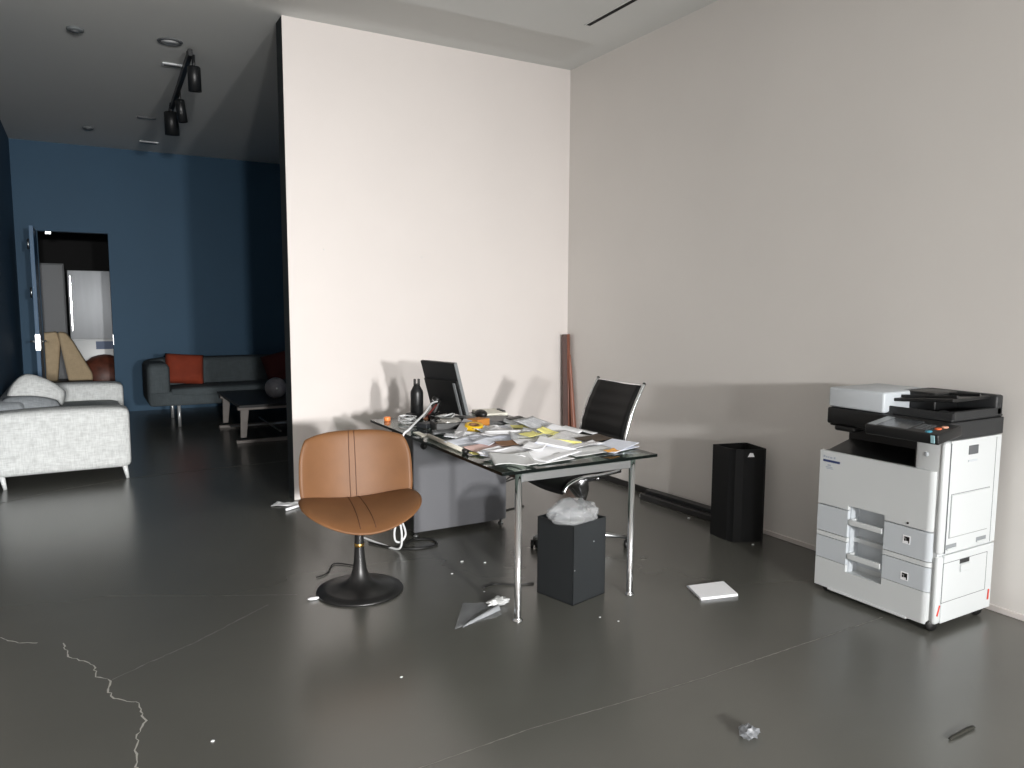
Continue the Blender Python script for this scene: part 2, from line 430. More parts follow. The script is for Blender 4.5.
def pillow(name, label, cat, w, h, t, M, mt, group=None, p=4.0):
    mb = MB(); n = 17; rnd_ = .42 if p < 3 else .06
    def f(sgn):
        def g(u, v):
            a, b = u*2-1, v*2-1
            k = max(0, (1-abs(a)**p)*(1-abs(b)**p))**.55
            pinch = 1-.05*(1-a*a) * (abs(b)**3) ; pinch2 = 1-.05*(1-b*b)*(abs(a)**3)
            ra_, rb_ = a*math.sqrt(1-rnd_*b*b), b*math.sqrt(1-rnd_*a*a)
            return (ra_*w/2*pinch2, sgn*t/2*k + .006*noise.noise(Vector((a*3, b*3, sgn))), rb_*h/2*pinch)
        return g
    mb.grid(f(1), n, n, M); mb.grid(f(-1), n, n, M)
    bmesh.ops.remove_doubles(mb.bm, verts=list(mb.bm.verts), dist=.004)
    return tag(obj(name, mb, mt), label, cat, group)
pillow('cushion', 'pale grey tilted cushion, taller of the two on the pale sofa', 'cushion', .46, .38, .17,
       Matrix.Translation((-.385, 7.95, .665)) @ Matrix.Rotation(R(-8), 4, 'Z') @ Matrix.Rotation(R(30), 4, 'Y') @ Matrix.Rotation(R(-30), 4, 'X'), M_SOFA, 'cushions on the pale sofa', 2.6)
pillow('cushion', 'shade-darkened grey low cushion just behind the near arm of the pale sofa', 'cushion', .50, .30, .2,
       Matrix.Translation((-.42, 7.56, .57)) @ Matrix.Rotation(R(6), 4, 'Z') @ Matrix.Rotation(R(6), 4, 'Y') @ Matrix.Rotation(R(-24), 4, 'X'), M_SOFAD, 'cushions on the pale sofa', 2.4)

# ------------------------------------------------------------------ dark sofa, table, globe in the far corner
M_DSOFA = weave('slate_grey_felt', '4c5356', 110, .14)
s2 = thing('sofa', 'slate grey long sofa against the far navy wall holding an orange cushion', 'sofa', (1.9, 10.35, 0))
obj('arm', soft_box(.645, .90, 9.86, 10.80, .25, .775, .07, .0), M_DSOFA, s2)
obj('base', soft_box(.66, 3.6, 9.84, 10.80, .25, .44, .04, .0), M_DSOFA, s2)
obj('seat_cushion', soft_box(.90, 3.5, 9.83, 10.45, .36, .475, .04, .01), M_DSOFA, s2)
obj('backrest', soft_box(.70, 3.6, 10.44, 10.82, .40, .80, .08, .0, 14), M_DSOFA, s2)
for (x, y) in ((.98, 9.88), (.98, 10.7), (3.3, 9.88), (3.3, 10.7)):
    m = MB(); m.tube([(x, y, 0), (x, y, .26)], .019, 12); obj('leg', m, mat('satin_leg', 'd5d7d8', .35, .6), s2)
pillow('cushion', 'burnt orange square cushion on the slate grey sofa', 'cushion', .47, .40, .17,
       Matrix.Translation((1.10, 10.24, .675)) @ Matrix.Rotation(R(4), 4, 'Z') @ Matrix.Rotation(R(5), 4, 'Y') @ Matrix.Rotation(R(-18), 4, 'X'),
       mat('burnt_orange_velvet', '76290f', .85, var=.15, vscale=8), 'cushions on the slate sofa')
pillow('cushion', 'dark red cushion on the slate sofa, half hidden beside the grey globe', 'cushion', .44, .40, .16,
       Matrix.Translation((2.30, 10.3, .66)) @ Matrix.Rotation(R(-14), 4, 'Y') @ Matrix.Rotation(R(-18), 4, 'X'), mat('dark_red_cloth', '4a1a18', .9), 'cushions on the slate sofa')
M_TOP = mat('dark_stained_wood', '17191b', .45, var=.15, vscale=4, aniso=(8, 1, 1))
M_TLEG = mat('grey_oiled_wood', '7c7672', .55, var=.12, vscale=10)
ct = thing('coffee_table', 'low dark coffee table with grey blade legs before the slate sofa', 'table', (1.9, 9.0, 0))
m = MB(); m.box(1.40, 2.30, 8.26, 9.72, .395, .425, .006); obj('tabletop', m, M_TOP, ct)
for y in (8.36, 9.52):
    m = MB()
    m.prism([(1.425, .06), (1.485, .06), (1.52, .38), (1.43, .38)], -.014, .014, Matrix.Translation((0, y, 0)) @ Matrix.Rotation(PI/2, 4, 'X'), .005, 2)
    obj('leg', m, M_TLEG, ct)
    m = MB()
    m.prism([(2.215, .06), (2.275, .06), (2.27, .38), (2.18, .38)], -.014, .014, Matrix.Translation((0, y, 0)) @ Matrix.Rotation(PI/2, 4, 'X'), .005, 2)
    obj('leg', m, M_TLEG, ct)
    m = MB(); m.box(1.38, 2.31, y-.03, y+.03, .0, .034, .006); obj('foot_runner', m, M_TLEG, ct)
    m = MB(); m.box(1.40, 2.29, y-.03, y+.03, .36, .395, .006); obj('cross_rail', m, M_TLEG, ct)
m = MB(); m.tube([(1.42, 8.95, .10), (2.28, 8.95, .10)], .010, 8); obj('stretcher', m, M_STEEL, ct)
m = MB(); m.tube([(1.85, 8.36, .10), (1.85, 9.52, .10)], .010, 8); obj('stretcher', m, M_STEEL, ct)
gl = thing('globe_ornament', 'round grey globe with a pale spot resting on the low dark table', 'globe', (1.887, 8.72, .425))
m = MB(); m.ball((1.887, 8.72, .425+.118), .119, 4); obj('shell', m, mat('grey_marbled_glass', '8d8b90', .3, var=.28, vscale=14), gl)
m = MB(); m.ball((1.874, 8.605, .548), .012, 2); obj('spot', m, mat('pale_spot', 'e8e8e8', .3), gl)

# ------------------------------------------------------------------ ceiling fittings
tl = thing('track_light', 'black ceiling track carrying three black spotlights in the navy room', 'track light', (.88, 7.8, HC))
m = MB(); m.box(-.018, .018, -1.08, 1.10, -.055, 0, .003, 1, Matrix.Translation((.89, 7.8, HC-.03)) @ Matrix.Rotation(R(-1.5), 4, 'Z'))
m.tube([(.865, 6.9, HC), (.865, 6.9, HC-.05)], .012, 8); m.tube([(.915, 8.8, HC), (.915, 8.8, HC-.05)], .012, 8)
obj('track', m, M_BLACKM, tl)
def spot(c, d, L=.19, r=.048):
    d = Vector(d).normalized(); c = Vector(c)
    q = Vector((0,0,1)).rotation_difference(d).to_matrix().to_4x4()
    Mx = Matrix.Translation(c) @ q
    mb = MB(); mb.lathe([(r*.8, -.01), (r, .0), (r, L), (r*.86, L), (r*.80, L-.02), (0, L-.02)], M=Mx, seg=20)
    mb.tube([c-d*.0+Vector((0,0,.10)), c+d*.03], .012, 8)
    o = obj('spotlight', mb, M_BLACKM, tl)
    mb = MB(); mb.lathe([(0, L-.030), (r*.72, L-.030), (r*.72, L-.012), (0, L-.012)], M=Mx, seg=18); obj('lens', mb, mat('spot_lens', 'dfe3e6', .25), o)
spot((.91, 6.92, HC-.115), (.03, .12, -1), .19, .052)
spot((.925, 8.1, HC-.115), (.12, .05, -1), .20, .045)
spot((.90, 8.62, HC-.12), (.02, .1, -1), .22, .07)
dl = thing('downlight', 'round recessed downlight with grey rim in the ceiling near the black track', 'downlight', (.715, 6.72, HC))
m = MB(); m.lathe([(.068, 0), (.070, -.008), (.090, -.008), (.095, 0)], (.715, 6.72, HC), 28); obj('rim', m, M_GREYP, dl)
m = MB(); m.lathe([(0, -.004), (.068, -.004), (.068, 0)], (.715, 6.72, HC), 24); obj('diffuser', m, mat('frosted_diffuser', 'f4f6f8', .5), dl)
def slot_light(name, label, cat, x, y, w, d, mt):
    t = thing(name, label, cat, (x, y, HC), 0, 'small ceiling fittings in the navy room')
    mb = MB(); mb.box(x-w/2, x+w/2, y-d/2, y+d/2, HC-.012, HC, .003, 1); obj('plate', mb, mt, t)
    mb = MB(); mb.box(x-w/2+.015, x+w/2-.015, y-d/4, y+d/4, HC-.016, HC-.012); obj('slit', mb, M_GREYP, t)
M_CF = mat('white_fitting', 'e6e9ea', .4)
slot_light('ceiling_vent', 'small white slot fitting beside the near end of the black track', 'vent', .79, 7.33, .16, .07, M_CF)
slot_light('ceiling_vent', 'small white slot fitting in the ceiling close to the far navy wall', 'vent', .86, 10.93, .22, .10, M_CF)
slot_light('ceiling_vent', 'thin dark slot fitting beside the far spotlights of the black track', 'vent', .74, 9.50, .19, .05, M_GREYP)
for (x, y, r, lab) in ((.064, 6.78, .06, 'small flat grey disc in the navy room ceiling, nearest the camera'), (.176, 10.4, .06, 'small flat grey disc in the ceiling near the far navy wall')):
    t = thing('smoke_detector', lab, 'detector', (x, y, HC), 0, 'grey discs in the navy room ceiling')
    m = MB(); m.lathe([(r, 0), (r, -.012), (r*.8, -.018), (0, -.018)], (x, y, HC), 20); obj('housing', m, mat('dull_grey_fitting', '6d7274', .6), t)
    m = MB(); m.lathe([(r*.5, -.018), (r*.45, -.026), (0, -.026)], (x, y, HC), 16); obj('sensor', m, M_GREYP, t)
t = thing('slot_diffuser', 'long thin black linear slot in the pale ceiling panel above the desk', 'vent', (3.16, 3.3, ZR))
m = MB(); m.box(3.142, 3.178, 2.2, 4.47, ZR-.004, ZR+.01); obj('slot', m, mat('slot_black', '080808', .9), t)
m = MB(); m.box(3.136, 3.142, 2.2, 4.475, ZR-.006, ZR); m.box(3.178, 3.184, 2.2, 4.475, ZR-.006, ZR); m.box(3.136, 3.184, 4.47, 4.478, ZR-.006, ZR)
obj('trim', m, M_CEIL, t)

# small nails on the cream wall
for (x, z, lab) in ((1.62, 1.91, 'tiny grey nail in the cream wall, the one closer to its free end'), (2.42, 1.88, 'tiny grey nail in the cream wall above the monitor')):
    m = MB(); m.lathe([(0, -.003), (.0045, -.002), (.0045, 0), (.002, 0), (.002, .02), (0, .02)], M=Matrix.Translation((x, YB-.014, z)) @ Matrix.Rotation(R(-90), 4, 'X'), seg=10)
    tag(obj('nail', m, M_PAPERG), lab, 'nail', 'nails in the cream wall')

# ------------------------------------------------------------------ desk and its cabinet
TZ = .735
dk = thing('desk', 'glass topped desk with chrome tube legs strewn with papers', 'desk', (2.09, 3.85, 0))
M_GLASS = clear_mat('green_tinted_glass', 'dbe6e1', .03, .02)
M_GEDGE = mat('glass_edge', '050c0a', .4, spec=.12)
m = MB(); m.box(1.633, 2.550, 2.932, 4.742, TZ-.015, TZ)
m.bm.normal_update()
for f in m.bm.faces:
    if abs(f.normal.z) < .5: f.material_index = 1
gt = obj('glass_top', m, [M_GLASS, M_GEDGE], dk)
for x in (1.734, 2.407):
    m = MB(); m.lathe([(.024, 0), (.024, .006), (.0175, .012), (.0165, .02), (.0165, TZ-.012)], (x, 2.960, 0), 24); obj('leg', m, M_CHROME, dk)
m = MB(); m.box(1.750, 2.391, 2.950, 2.970, .675, .715, .002, 1); obj('front_rail', m, M_STEEL, dk)
for x in (1.734, 2.407):
    m = MB(); m.box(x-.01, x+.01, 2.978, 4.372, .690, .715, .002, 1); obj('side_rail', m, M_BLACKM, dk)
M_PED = mat('grey_panel_lacquer', '606165', .5)
pd = thing('desk_cabinet', 'grey fronted low cabinet supporting the far end of the glass desk', 'cabinet', (2.13, 4.57, 0))
m = MB(); m.box(1.790, 2.468, 4.395, 4.745, .035, .716, .004, 1); obj('carcass', m, mat('shaded_laminate', '151515', .5), pd)  # sides coloured black to carry the shade on the left face
m = MB(); m.box(1.790, 2.468, 4.377, 4.395, .035, .716, .003, 1); obj('front_panel', m, M_PED, pd)
m = MB(); m.lathe([(.024, 0), (.024, .005), (.018, .006), (.016, .001), (0, .001)], M=Matrix.Translation((1.861, 4.377, .60)) @ Matrix.Rotation(PI/2, 4, 'X'), seg=24); obj('cable_port', m, M_BLACK, pd)
for x in (1.815, 2.443):
    for y in (4.41, 4.72):
        m = MB(); m.lathe([(.018, 0), (.018, .008), (.009, .012), (.009, .04)], (x, y, 0), 14); obj('foot', m, M_STEEL, pd)

# ------------------------------------------------------------------ tan swivel chair
th = thing('swivel_chair', 'tan leather lounge swivel chair on a black trumpet base', 'chair', (1.204, 3.70, 0), R(-9), None, True)
def se(a, n):      # superellipse unit point
    c, s_ = math.cos(a), math.sin(a)
    return math.copysign(abs(c)**(2/n), c), math.copysign(abs(s_)**(2/n), s_)
def seat_pt(u, v, top):
    a = u*2*PI; x, y = se(a, 2.5); r = v
    x = x*.302*r + .006; y = y*.272*r - .03
    base = .442 + .066*(x/.31)**2 - .026*max(0, (-y)/.3)**1.7
    rim = (1-r**6)
    if top: return (x, y, base + .022*rim - .014*math.exp(-((x)/.16)**2)*max(0, -y/.3)*r)
    return (x, y, base - .014 - .036*(1-r**2.6)**.8 - .014*math.exp(-((x)/.16)**2)*max(0, -y/.3)*r)
m = MB()
m.grid(lambda u, v: seat_pt(u, v, True), 64, 14, closed_u=True)
m.grid(lambda u, v: seat_pt(u, v, False), 64, 14, closed_u=True)
def bridge(mb, fa, fb, n=64):
    mb.grid(lambda u, v: Vector(fa(u)).lerp(Vector(fb(u)), v) + Vector((math.cos(u*2*PI), math.sin(u*2*PI), 0))*.008*math.sin(PI*v), n, 4, closed_u=True)
bridge(m, lambda u: seat_pt(u, 1, True), lambda u: seat_pt(u, 1, False))
seat = obj('seat', m, M_TAN, th)
m = MB()
for x0 in (-.028, .028):
    pts = []
    for k in range(12):
        y = .20 - k*.044; x = x0*(1 + .35*k/11)
        rr = max(abs(x)/.302, abs(y+.03)/.272); rr = min(rr, .985)
        base = .442 + .066*(x/.31)**2 - .026*max(0, (-y)/.3)**1.7
        pts.append((x, y, base + .022*(1-rr**6) - .014*math.exp(-(x/.16)**2)*max(0, -y/.3)*rr + .0012))
    m.tube(pts, .0022, 6)
obj('seam', m, M_SEAM, seat)
# shell backrest
def back_pt(u, v, side):
    a, b = u*2-1, v*2-1
    # square to rounded rectangle
    k = .36
    A = a*math.sqrt(max(0, 1-k*b*b*abs(b)/1.6)); B = b*math.sqrt(max(0, 1-k*a*a*abs(a)/1.4)) if b > 0 else b
    x = A*.303*(1 - .012*(b+1)) + .014; z = .608 + B*.205
    y = .205 - .10*(abs(A)**2.2) + .06*(z-.45)/.4
    edge = max(0, 1-max(abs(a), abs(b))**5)
    th_ = .014 + .030*edge**.6
    return (x, y + (th_/2 if side else -th_/2), z)
m = MB()
m.grid(lambda u, v: back_pt(u, v, 0), 31, 25); m.grid(lambda u, v: back_pt(u, v, 1), 31, 25)
def rimloop(side):
    return ([back_pt(i/30, 0, side) for i in range(31)] + [back_pt(1, j/24, side) for j in range(1, 25)] +
            [back_pt(1-i/30, 1, side) for i in range(1, 31)] + [back_pt(0, 1-j/24, side) for j in range(1, 24)])
ra, rb = rimloop(0), rimloop(1); n = len(ra)
m.add(ra+rb, [(i, (i+1) % n, n+(i+1) % n, n+i) for i in range(n)], smooth=True)
bmesh.ops.remove_doubles(m.bm, verts=list(m.bm.verts), dist=1e-5)
back = obj('backrest', m, M_TAN, th)
m = MB()
for u0 in (.455, .51):
    m.tube([Vector(back_pt(u0 + .0*v, v/20, 0)) + Vector((0, -.0012, 0)) for v in range(21)], .0022, 6)
obj('seam', m, M_SEAM, back)
m = MB(); m.tube([(0, .12, .40), (0, .19, .42), (0, .235, .50)], .02, 10, 4); obj('back_bracket', m, M_BLACKM, th)
m = MB()
m.lathe([(.224, 0), (.226, .006), (.222, .012), (.17, .022), (.11, .034), (.07, .052), (.048, .08), (.036, .12), (.029, .17), (.025, .23), (.023, .30), (.023, .34), (.05, .372)], (0, 0, 0), 48)
obj('trumpet_base', m, mat('satin_black', '1b1b1b', .38), th)
m = MB(); m.lathe([(.0235, .0), (.026, .002), (.026, .018), (.0235, .02)], (0, 0, .238), 24); obj('collar', m, mat('brass', 'c9a25a', .3, 1.0), th)

# ------------------------------------------------------------------ black office chair
oc = thing('office_chair', 'black ribbed leather office chair with chrome frame behind the desk', 'chair', (2.62, 3.70, 0))
YC0, YC1 = 3.475, 3.935
def side_x(t):    # t 0 bottom .. 1 top : profile of the back frame
    return Vector((2.755 + .145*t + .03*math.sin(PI*t)*-1, 0, .60 + .42*t))
def back_leather(side):
    def g(u, v):
        p = side_x(-.10 + 1.10*v); y = YC0 + .018 + (YC1-YC0-.036)*u
        rib = .008*min(1, abs(v-.33)*16)**.6*min(1, (1.02-v)*14)**.5*min(1, (v+.02)*14)**.5 + .0015*math.sin(v*44)*(1 if v > .36 else .3)
        sag = .018*math.sin(PI*u)
        return (p.x + sag + (-.006-rib if side == 0 else .010), y, p.z)
    return g
m = MB(); m.grid(back_leather(0), 12, 61); m.grid(back_leather(1), 12, 61)
la = lambda s: [back_leather(s)(i/11, 0) for i in range(12)] + [back_leather(s)(1, j/60) for j in range(1, 61)] + [back_leather(s)(1-i/11, 1) for i in range(1, 12)] + [back_leather(s)(0, 1-j/60) for j in range(1, 60)]
a_, b_ = la(0), la(1); n = len(a_); m.add(a_+b_, [(i, (i+1) % n, n+(i+1) % n, n+i) for i in range(n)])
obj('backrest', m, M_LEATHER_B, oc)
def seat_leather(side):
    def g(u, v):
        y = YC0 + .018 + (YC1-YC0-.036)*u; x = 2.34 + .42*v
        z = .525 - .085*(max(0, .30-v)/.30)**1.6 - .012*math.sin(PI*v) - .012*math.sin(PI*u)
        rib = .010*abs(math.sin(PI*(v*4)))**.35
        return (x, y, z + (rib if side == 0 else -.022))
    return g
m = MB(); m.grid(seat_leather(0), 10, 49); m.grid(seat_leather(1), 10, 49)
la = lambda s: [seat_leather(s)(i/9, 0) for i in range(10)] + [seat_leather(s)(1, j/48) for j in range(1, 49)] + [seat_leather(s)(1-i/9, 1) for i in range(1, 10)] + [seat_leather(s)(0, 1-j/48) for j in range(1, 48)]
a_, b_ = la(0), la(1); n = len(a_); m.add(a_+b_, [(i, (i+1) % n, n+(i+1) % n, n+i) for i in range(n)])
obj('seat', m, M_LEATHER_B, oc)
for y in (YC0, YC1):
    m = MB()
    pts = [(2.335, y, .435), (2.37, y, .478), (2.47, y, .508), (2.60, y, .512), (2.72, y, .525), (2.757, y, .57)] + [tuple(side_x(t) + Vector((0, y, 0))) for t in (.05, .3, .6, .85, 1.02)]
    m.tube(pts, .011, 10, 5); fr_ = obj('side_frame', m, M_CHROME, oc)
    m = MB(); m.ball(tuple(side_x(1.02) + Vector((0, y, 0))), .0115, 2); obj('end_cap', m, M_BLACK, fr_)
m = MB()
p = side_x(1.0); m.tube([(p.x, YC0, p.z), (p.x+.012, (YC0+YC1)/2, p.z-.004), (p.x, YC1, p.z)], .009, 8, 6); obj('top_bar', m, M_CHROME, oc)
m = MB(); m.tube([(2.60, 3.50, .485), (2.60, 3.60, .46), (2.60, 3.70, .45), (2.60, 3.80, .46), (2.60, 3.91, .485)], .016, 10, 4); m.tube([(2.56, 3.70, .475), (2.585, 3.70, .42), (2.61, 3.70, .36), (2.625, 3.70, .30)], [.09, .085, .06, .026], 20, 0, .8)
obj('tilt_mechanism', m, mat('cast_aluminium', 'a5a6a8', .25, 1.0), oc)
m = MB(); m.lathe([(.025, .06), (.025, .27), (.014, .27), (.014, .40)], (2.62, 3.70, 0), 18); obj('gas_lift', m, M_CHROME, oc)
m = MB(); m.lathe([(.03, .055), (.042, .07), (.042, .11), (.03, .125)], (2.62, 3.70, 0), 20)
for k in range(4):
    a = R(151 + 90*k); e = Vector((2.62+.29*math.cos(a), 3.70+.29*math.sin(a), .068)); s0 = Vector((2.62, 3.70, .095))
    m.tube([s0, s0.lerp(e, .5)+Vector((0,0,.004)), e], [.022, .018, .014], 10, 0, .8)
obj('star_base', m, M_STEEL, oc)
for k in range(4):
    a = R(151 + 90*k); e = Vector((2.62+.29*math.cos(a), 3.70+.29*math.sin(a), 0)); d = Vector((-math.sin(a), math.cos(a), 0))
    m = MB()
    for s_ in (-1, 1):
        q = e + Vector((math.cos(a), math.sin(a), 0))*.014*s_
        Mx = Matrix.Translation((q.x, q.y, .027)) @ Matrix.Rotation(a, 4, 'Z') @ Matrix.Rotation(PI/2, 4, 'Y')
        m.lathe([(.0, -.009), (.024, -.009), (.027, -.004), (.027, .004), (.024, .009), (0, .009)], M=Mx, seg=18)
    m.tube([(e.x, e.y, .02), (e.x, e.y, .07)], .008, 8); obj('castor', m, M_BLACK, oc)

# ------------------------------------------------------------------ bins
b1 = thing('waste_bin', 'square charcoal metal waste bin under the desk topped by crumpled plastic', 'bin', (2.155, 3.13, 0), R(14), None, True)
m = MB(); w = .125; hh = .41
m.box(-w, w, -w, w, 0, .006)
for (x0, x1, y0, y1) in ((-w, w, -w, -w+.004), (-w, w, w-.004, w), (-w, -w+.004, -w, w), (w-.004, w, -w, w)): m.box(x0, x1, y0, y1, 0, hh)
obj('body', m, M_BINFRONT, b1)
for (x, z) in ((.03, .30), (-.115, .18)):
    m = MB(); m.lathe([(0, -.003), (.004, -.002), (.004, 0)], M=Matrix.Translation((x, -w, z)) @ Matrix.Rotation(-PI/2, 4, 'X'), seg=10)
    obj('rivet', m, M_STEEL, b1)

M_BAG = bpy.data.materials.new('crumpled_clear_plastic'); M_BAG.use_nodes = True
nt = M_BAG.node_tree; nt.nodes.clear()
out = nt.nodes.new('ShaderNodeOutputMaterial')
tr = nt.nodes.new('ShaderNodeBsdfTransparent'); tr.inputs['Color'].default_value = (.95, .96, .97, 1)
gs = nt.nodes.new('ShaderNodeBsdfGlossy'); gs.inputs['Roughness'].default_value = .06
tl_ = nt.nodes.new('ShaderNodeBsdfDiffuse'); tl_.inputs['Color'].default_value = (.85, .87, .89, 1)
fz = nt.nodes.new('ShaderNodeLayerWeight'); fz.inputs['Blend'].default_value = .35
mx1 = nt.nodes.new('ShaderNodeMixShader'); mx2 = nt.nodes.new('ShaderNodeMixShader'); mx2.inputs[0].default_value = .2
nt.links.new(fz.outputs['Facing'], mx1.inputs[0]); nt.links.new(tr.outputs[0], mx1.inputs[1]); nt.links.new(gs.outputs[0], mx1.inputs[2])
nt.links.new(mx1.outputs[0], mx2.inputs[1]); nt.links.new(tl_.outputs[0], mx2.inputs[2]); nt.links.new(mx2.outputs[0], out.inputs['Surface'])
def crumple(c, r, scale, seed, amp=.28, fr_=2.6, sub=4):
    off = Vector((seed*3.1, seed*1.7, seed*.9))
    def k(v):
        return 1 + amp*(abs(noise.noise(v*fr_+off))*1.4 - .35) + amp*.5*(abs(noise.noise(v*fr_*2.3+off))-.25)
    mb = MB(); mb.ball(c, r, sub, scale, k)
    for f in mb.bm.faces: f.smooth = sub > 3
    return mb
bag = crumple((2.150, 3.11, .432), .124, (1.10, .92, .58), 2.0, .27, 1.65)
tag(obj('plastic_bag', bag, M_BAG), 'crumpled clear plastic stuffed into the top of the charcoal bin', 'plastic bag')

b2 = thing('waste_bin', 'tall black paper bin standing against the grey wall', 'bin', (3.65, 3.39, 0))
poly = [(3.535, 3.525), (3.520, 3.37), (3.533, 3.325), (3.575, 3.298), (3.70, 3.245), (3.722, 3.25), (3.775, 3.455), (3.765, 3.468)]
m = MB(); cx, cy = 3.645, 3.385
n = len(poly); inn = [(cx+(x-cx)*.94, cy+(y-cy)*.94) for x, y in poly]
vs = [(x, y, 0) for x, y in poly] + [(x, y, .60) for x, y in poly] + [(x, y, .60) for x, y in inn] + [(x, y, .02) for x, y in inn]
fs = [tuple(range(n))[::-1], tuple(range(3*n, 4*n))]
for k in range(3):
    for i in range(n): fs.append((k*n+i, k*n+(i+1) % n, (k+1)*n+(i+1) % n, (k+1)*n+i))
m.add(vs, fs); obj('body', m, mat('black_powder_coat', '151617', .6, spec=.25), b2)
m = MB(); d = Vector((3.70-3.575, 3.245-3.298, 0)).normalized(); q = Vector((3.620, 3.279, .563)); nn = Vector((d.y, -d.x, 0))
m.prism([(-.022, -.012), (.022, -.012), (.012, .012), (-.008, .014)], -.0005, .0015, Matrix.Translation(q) @ Matrix(((d.x, 0, nn.x, 0), (d.y, 0, nn.y, 0), (0, 1, 0, 0), (0, 0, 0, 1))))
obj('sticker', m, M_PAPER, b2)

# ------------------------------------------------------------------ corner post, floor trunking
cp = thing('wooden_post', 'reddish brown tall wooden post leaning in the room corner', 'post', (3.78, 5.60, 0))
M_ROSE = mat('rosewood', '8a5948', .45, var=.2, vscale=5, aniso=(10, 10, .6)); M_ROSED = mat('dark_rosewood', '4c3029', .5, var=.2, vscale=5, aniso=(10, 10, .6))
m = MB(); m.tube([(3.822, 5.60, 0), (3.822, 5.66, 1.235)], .024, 16); obj('pole', m, M_ROSE, cp)
m = MB(); m.tube([(3.828, 5.50, .0), (3.826, 5.57, .6), (3.828, 5.63, 1.05)], [.030, .020, .012], 10, 5); obj('thin_slat', m, M_ROSE, cp)
m = MB(); m.box(-.022, .022, -.006, .006, 0, 1.236, .002, 1, Matrix.Translation((3.788, 5.60, 0)) @ Matrix.Rotation(R(2.5), 4, 'X').inverted() @ Matrix.Rotation(R(-35), 4, 'Z')); obj('dark_slat', m, M_ROSED, cp)
tk = thing('cable_trunking', 'black flat cable trunking lying on the floor along the grey wall', 'trunking', (3.78, 4.05, 0))
Mt = Matrix.Translation((3.775, 4.05, 0)) @ Matrix.Rotation(R(3), 4, 'Z')
m = MB(); m.box(-.055, .055, -.40, .40, 0, .045, .006, 2, Mt); obj('lower_channel', m, mat('dark_grey_profile', '2b2b2b', .4), tk)
m = MB(); m.box(-.02, .05, -.42, .38, .045, .075, .004, 2, Mt); obj('cover', m, M_BLACKM, tk)
for y in (-.40, .40):
    m = MB(); m.box(-.05, -.02, y-.012, y+.012, .012, .040, .004, 1, Mt); obj('end_cap', m, M_PAPERG, tk)

# ------------------------------------------------------------------ copier
M_CB = mat('copier_black', '121314', .4); M_CB2 = mat('copier_charcoal', '232527', .5)
cpx = thing('photocopier', 'white office photocopier with black scanner top beside the grey wall', 'photocopier', (3.6, 2.26, 0))
X0, X1, Y0, Y1 = 3.372, 3.852, 1.93, 2.582     # front faces -X, right side faces -Y
Y1s = Y1
# lower case, left tall wall and rear tower, open output bay between .75 and .88
m = MB()
m.box(X0+.09, X1, Y0+.012, Y1, .020, .70, .006, 2); m.box(X0+.018, X0+.092, 2.405, Y1, .020, .70); m.box(X0+.018, X0+.092, Y0+.012, 2.197, .020, .70); m.box(X0+.018, X0+.092, 2.19, 2.41, .48, .70); m.box(X0+.018, X0+.092, 2.19, 2.41, .020, .125)     # chassis
m.box(X0+.23, X1, Y0+.012, Y1-.01, .70, .885, .006, 2)                    # rear tower behind the bay
m.box(X0+.015, X1, Y0+.004, 2.075, .60, .885, .014, 3)                    # right column
obj('chassis', m, M_WHITEP, cpx)
m = MB(); m.box(X0+.02, X0+.24, 2.075, Y1-.01, .70, .742, .004, 1); m.box(X0+.215, X0+.232, 2.07, Y1-.01, .74, .89); m.box(X0+.02, X0+.23, 2.068, 2.077, .74, .885)
m.prism([(X0+.03, .742), (X0+.22, .742), (X0+.22, .79)], -2.56, -2.08, Matrix.Rotation(PI/2, 4, 'X'))
obj('output_tray', m, M_CB, cpx)
# front skin: door panel, two drawers, plinth, all 20 mm thick, with the two handle recesses cut into the drawers
def fpanel(name, y0, y1, z0, z1, mt, par=cpx, bev=.003, x0=X0, x1=X0+.02):
    mb = MB(); mb.box(x0, x1, y0, y1, z0, z1, bev, 2); return obj(name, mb, mt, par)
YC = 1.985
def skin(mb, y1, z0, z1, y0=None):
    # a front panel 20 mm thick; without y0 its near edge rolls round toward the corner pillar
    if y0 is not None: mb.box(X0, X0+.02, y0, y1, z0, z1); return
    prof = [(X0+.02, y1), (X0, y1), (X0, 1.992)] + [(X0+.032*(1-math.cos(k*PI/14)), 1.992-.034*math.sin(k*PI/14)) for k in range(1, 8)] + [(X0+.032, 1.992)]
    mb.prism(prof, z0, z1)
m = MB(); skin(m, Y1, .457, .742, 2.402); skin(m, 2.402, .480, .742, 2.199); skin(m, 2.199, .457, .742)
fd = obj('front_door', m, M_WHITEP, cpx)
m = MB(); m.lathe([(0, -.002), (.006, -.002), (.006, 0)], M=Matrix.Translation((X0-.000, 2.08, .472)) @ Matrix.Rotation(PI/2, 4, 'Y'), seg=12); obj('lock', m, M_BLACK, fd)
m = MB(); m.box(X0-.0012, X0+.001, 2.462, 2.562, .684, .696); lg = obj('logo_bar', m, mat('logo_blue', '33406e', .5), fd)
for i, (a, b, z0, z1) in enumerate(((2.552, 2.562, .706, .718), (2.54, 2.548, .706, .714), (2.527, 2.536, .706, .714), (2.508, 2.522, .705, .713), (2.49, 2.50, .705, .716), (2.515, 2.535, .664, .672), (2.505, 2.545, .655, .660), (2.50, 2.54, .648, .652))):
    m = MB(); m.box(X0-.0010, X0+.001, a, b, z0, z1); obj('logo_mark', m, mat('logo_grey', 'a9b2bd', .6), fd)
m = MB(); m.lathe([(0, -.003), (.010, -.003), (.011, 0)], M=Matrix.Translation((X0+.015, 2.02, .815)) @ Matrix.Rotation(PI/2, 4, 'Y'), seg=16); obj('power_button', m, M_WHITEP2, cpx)
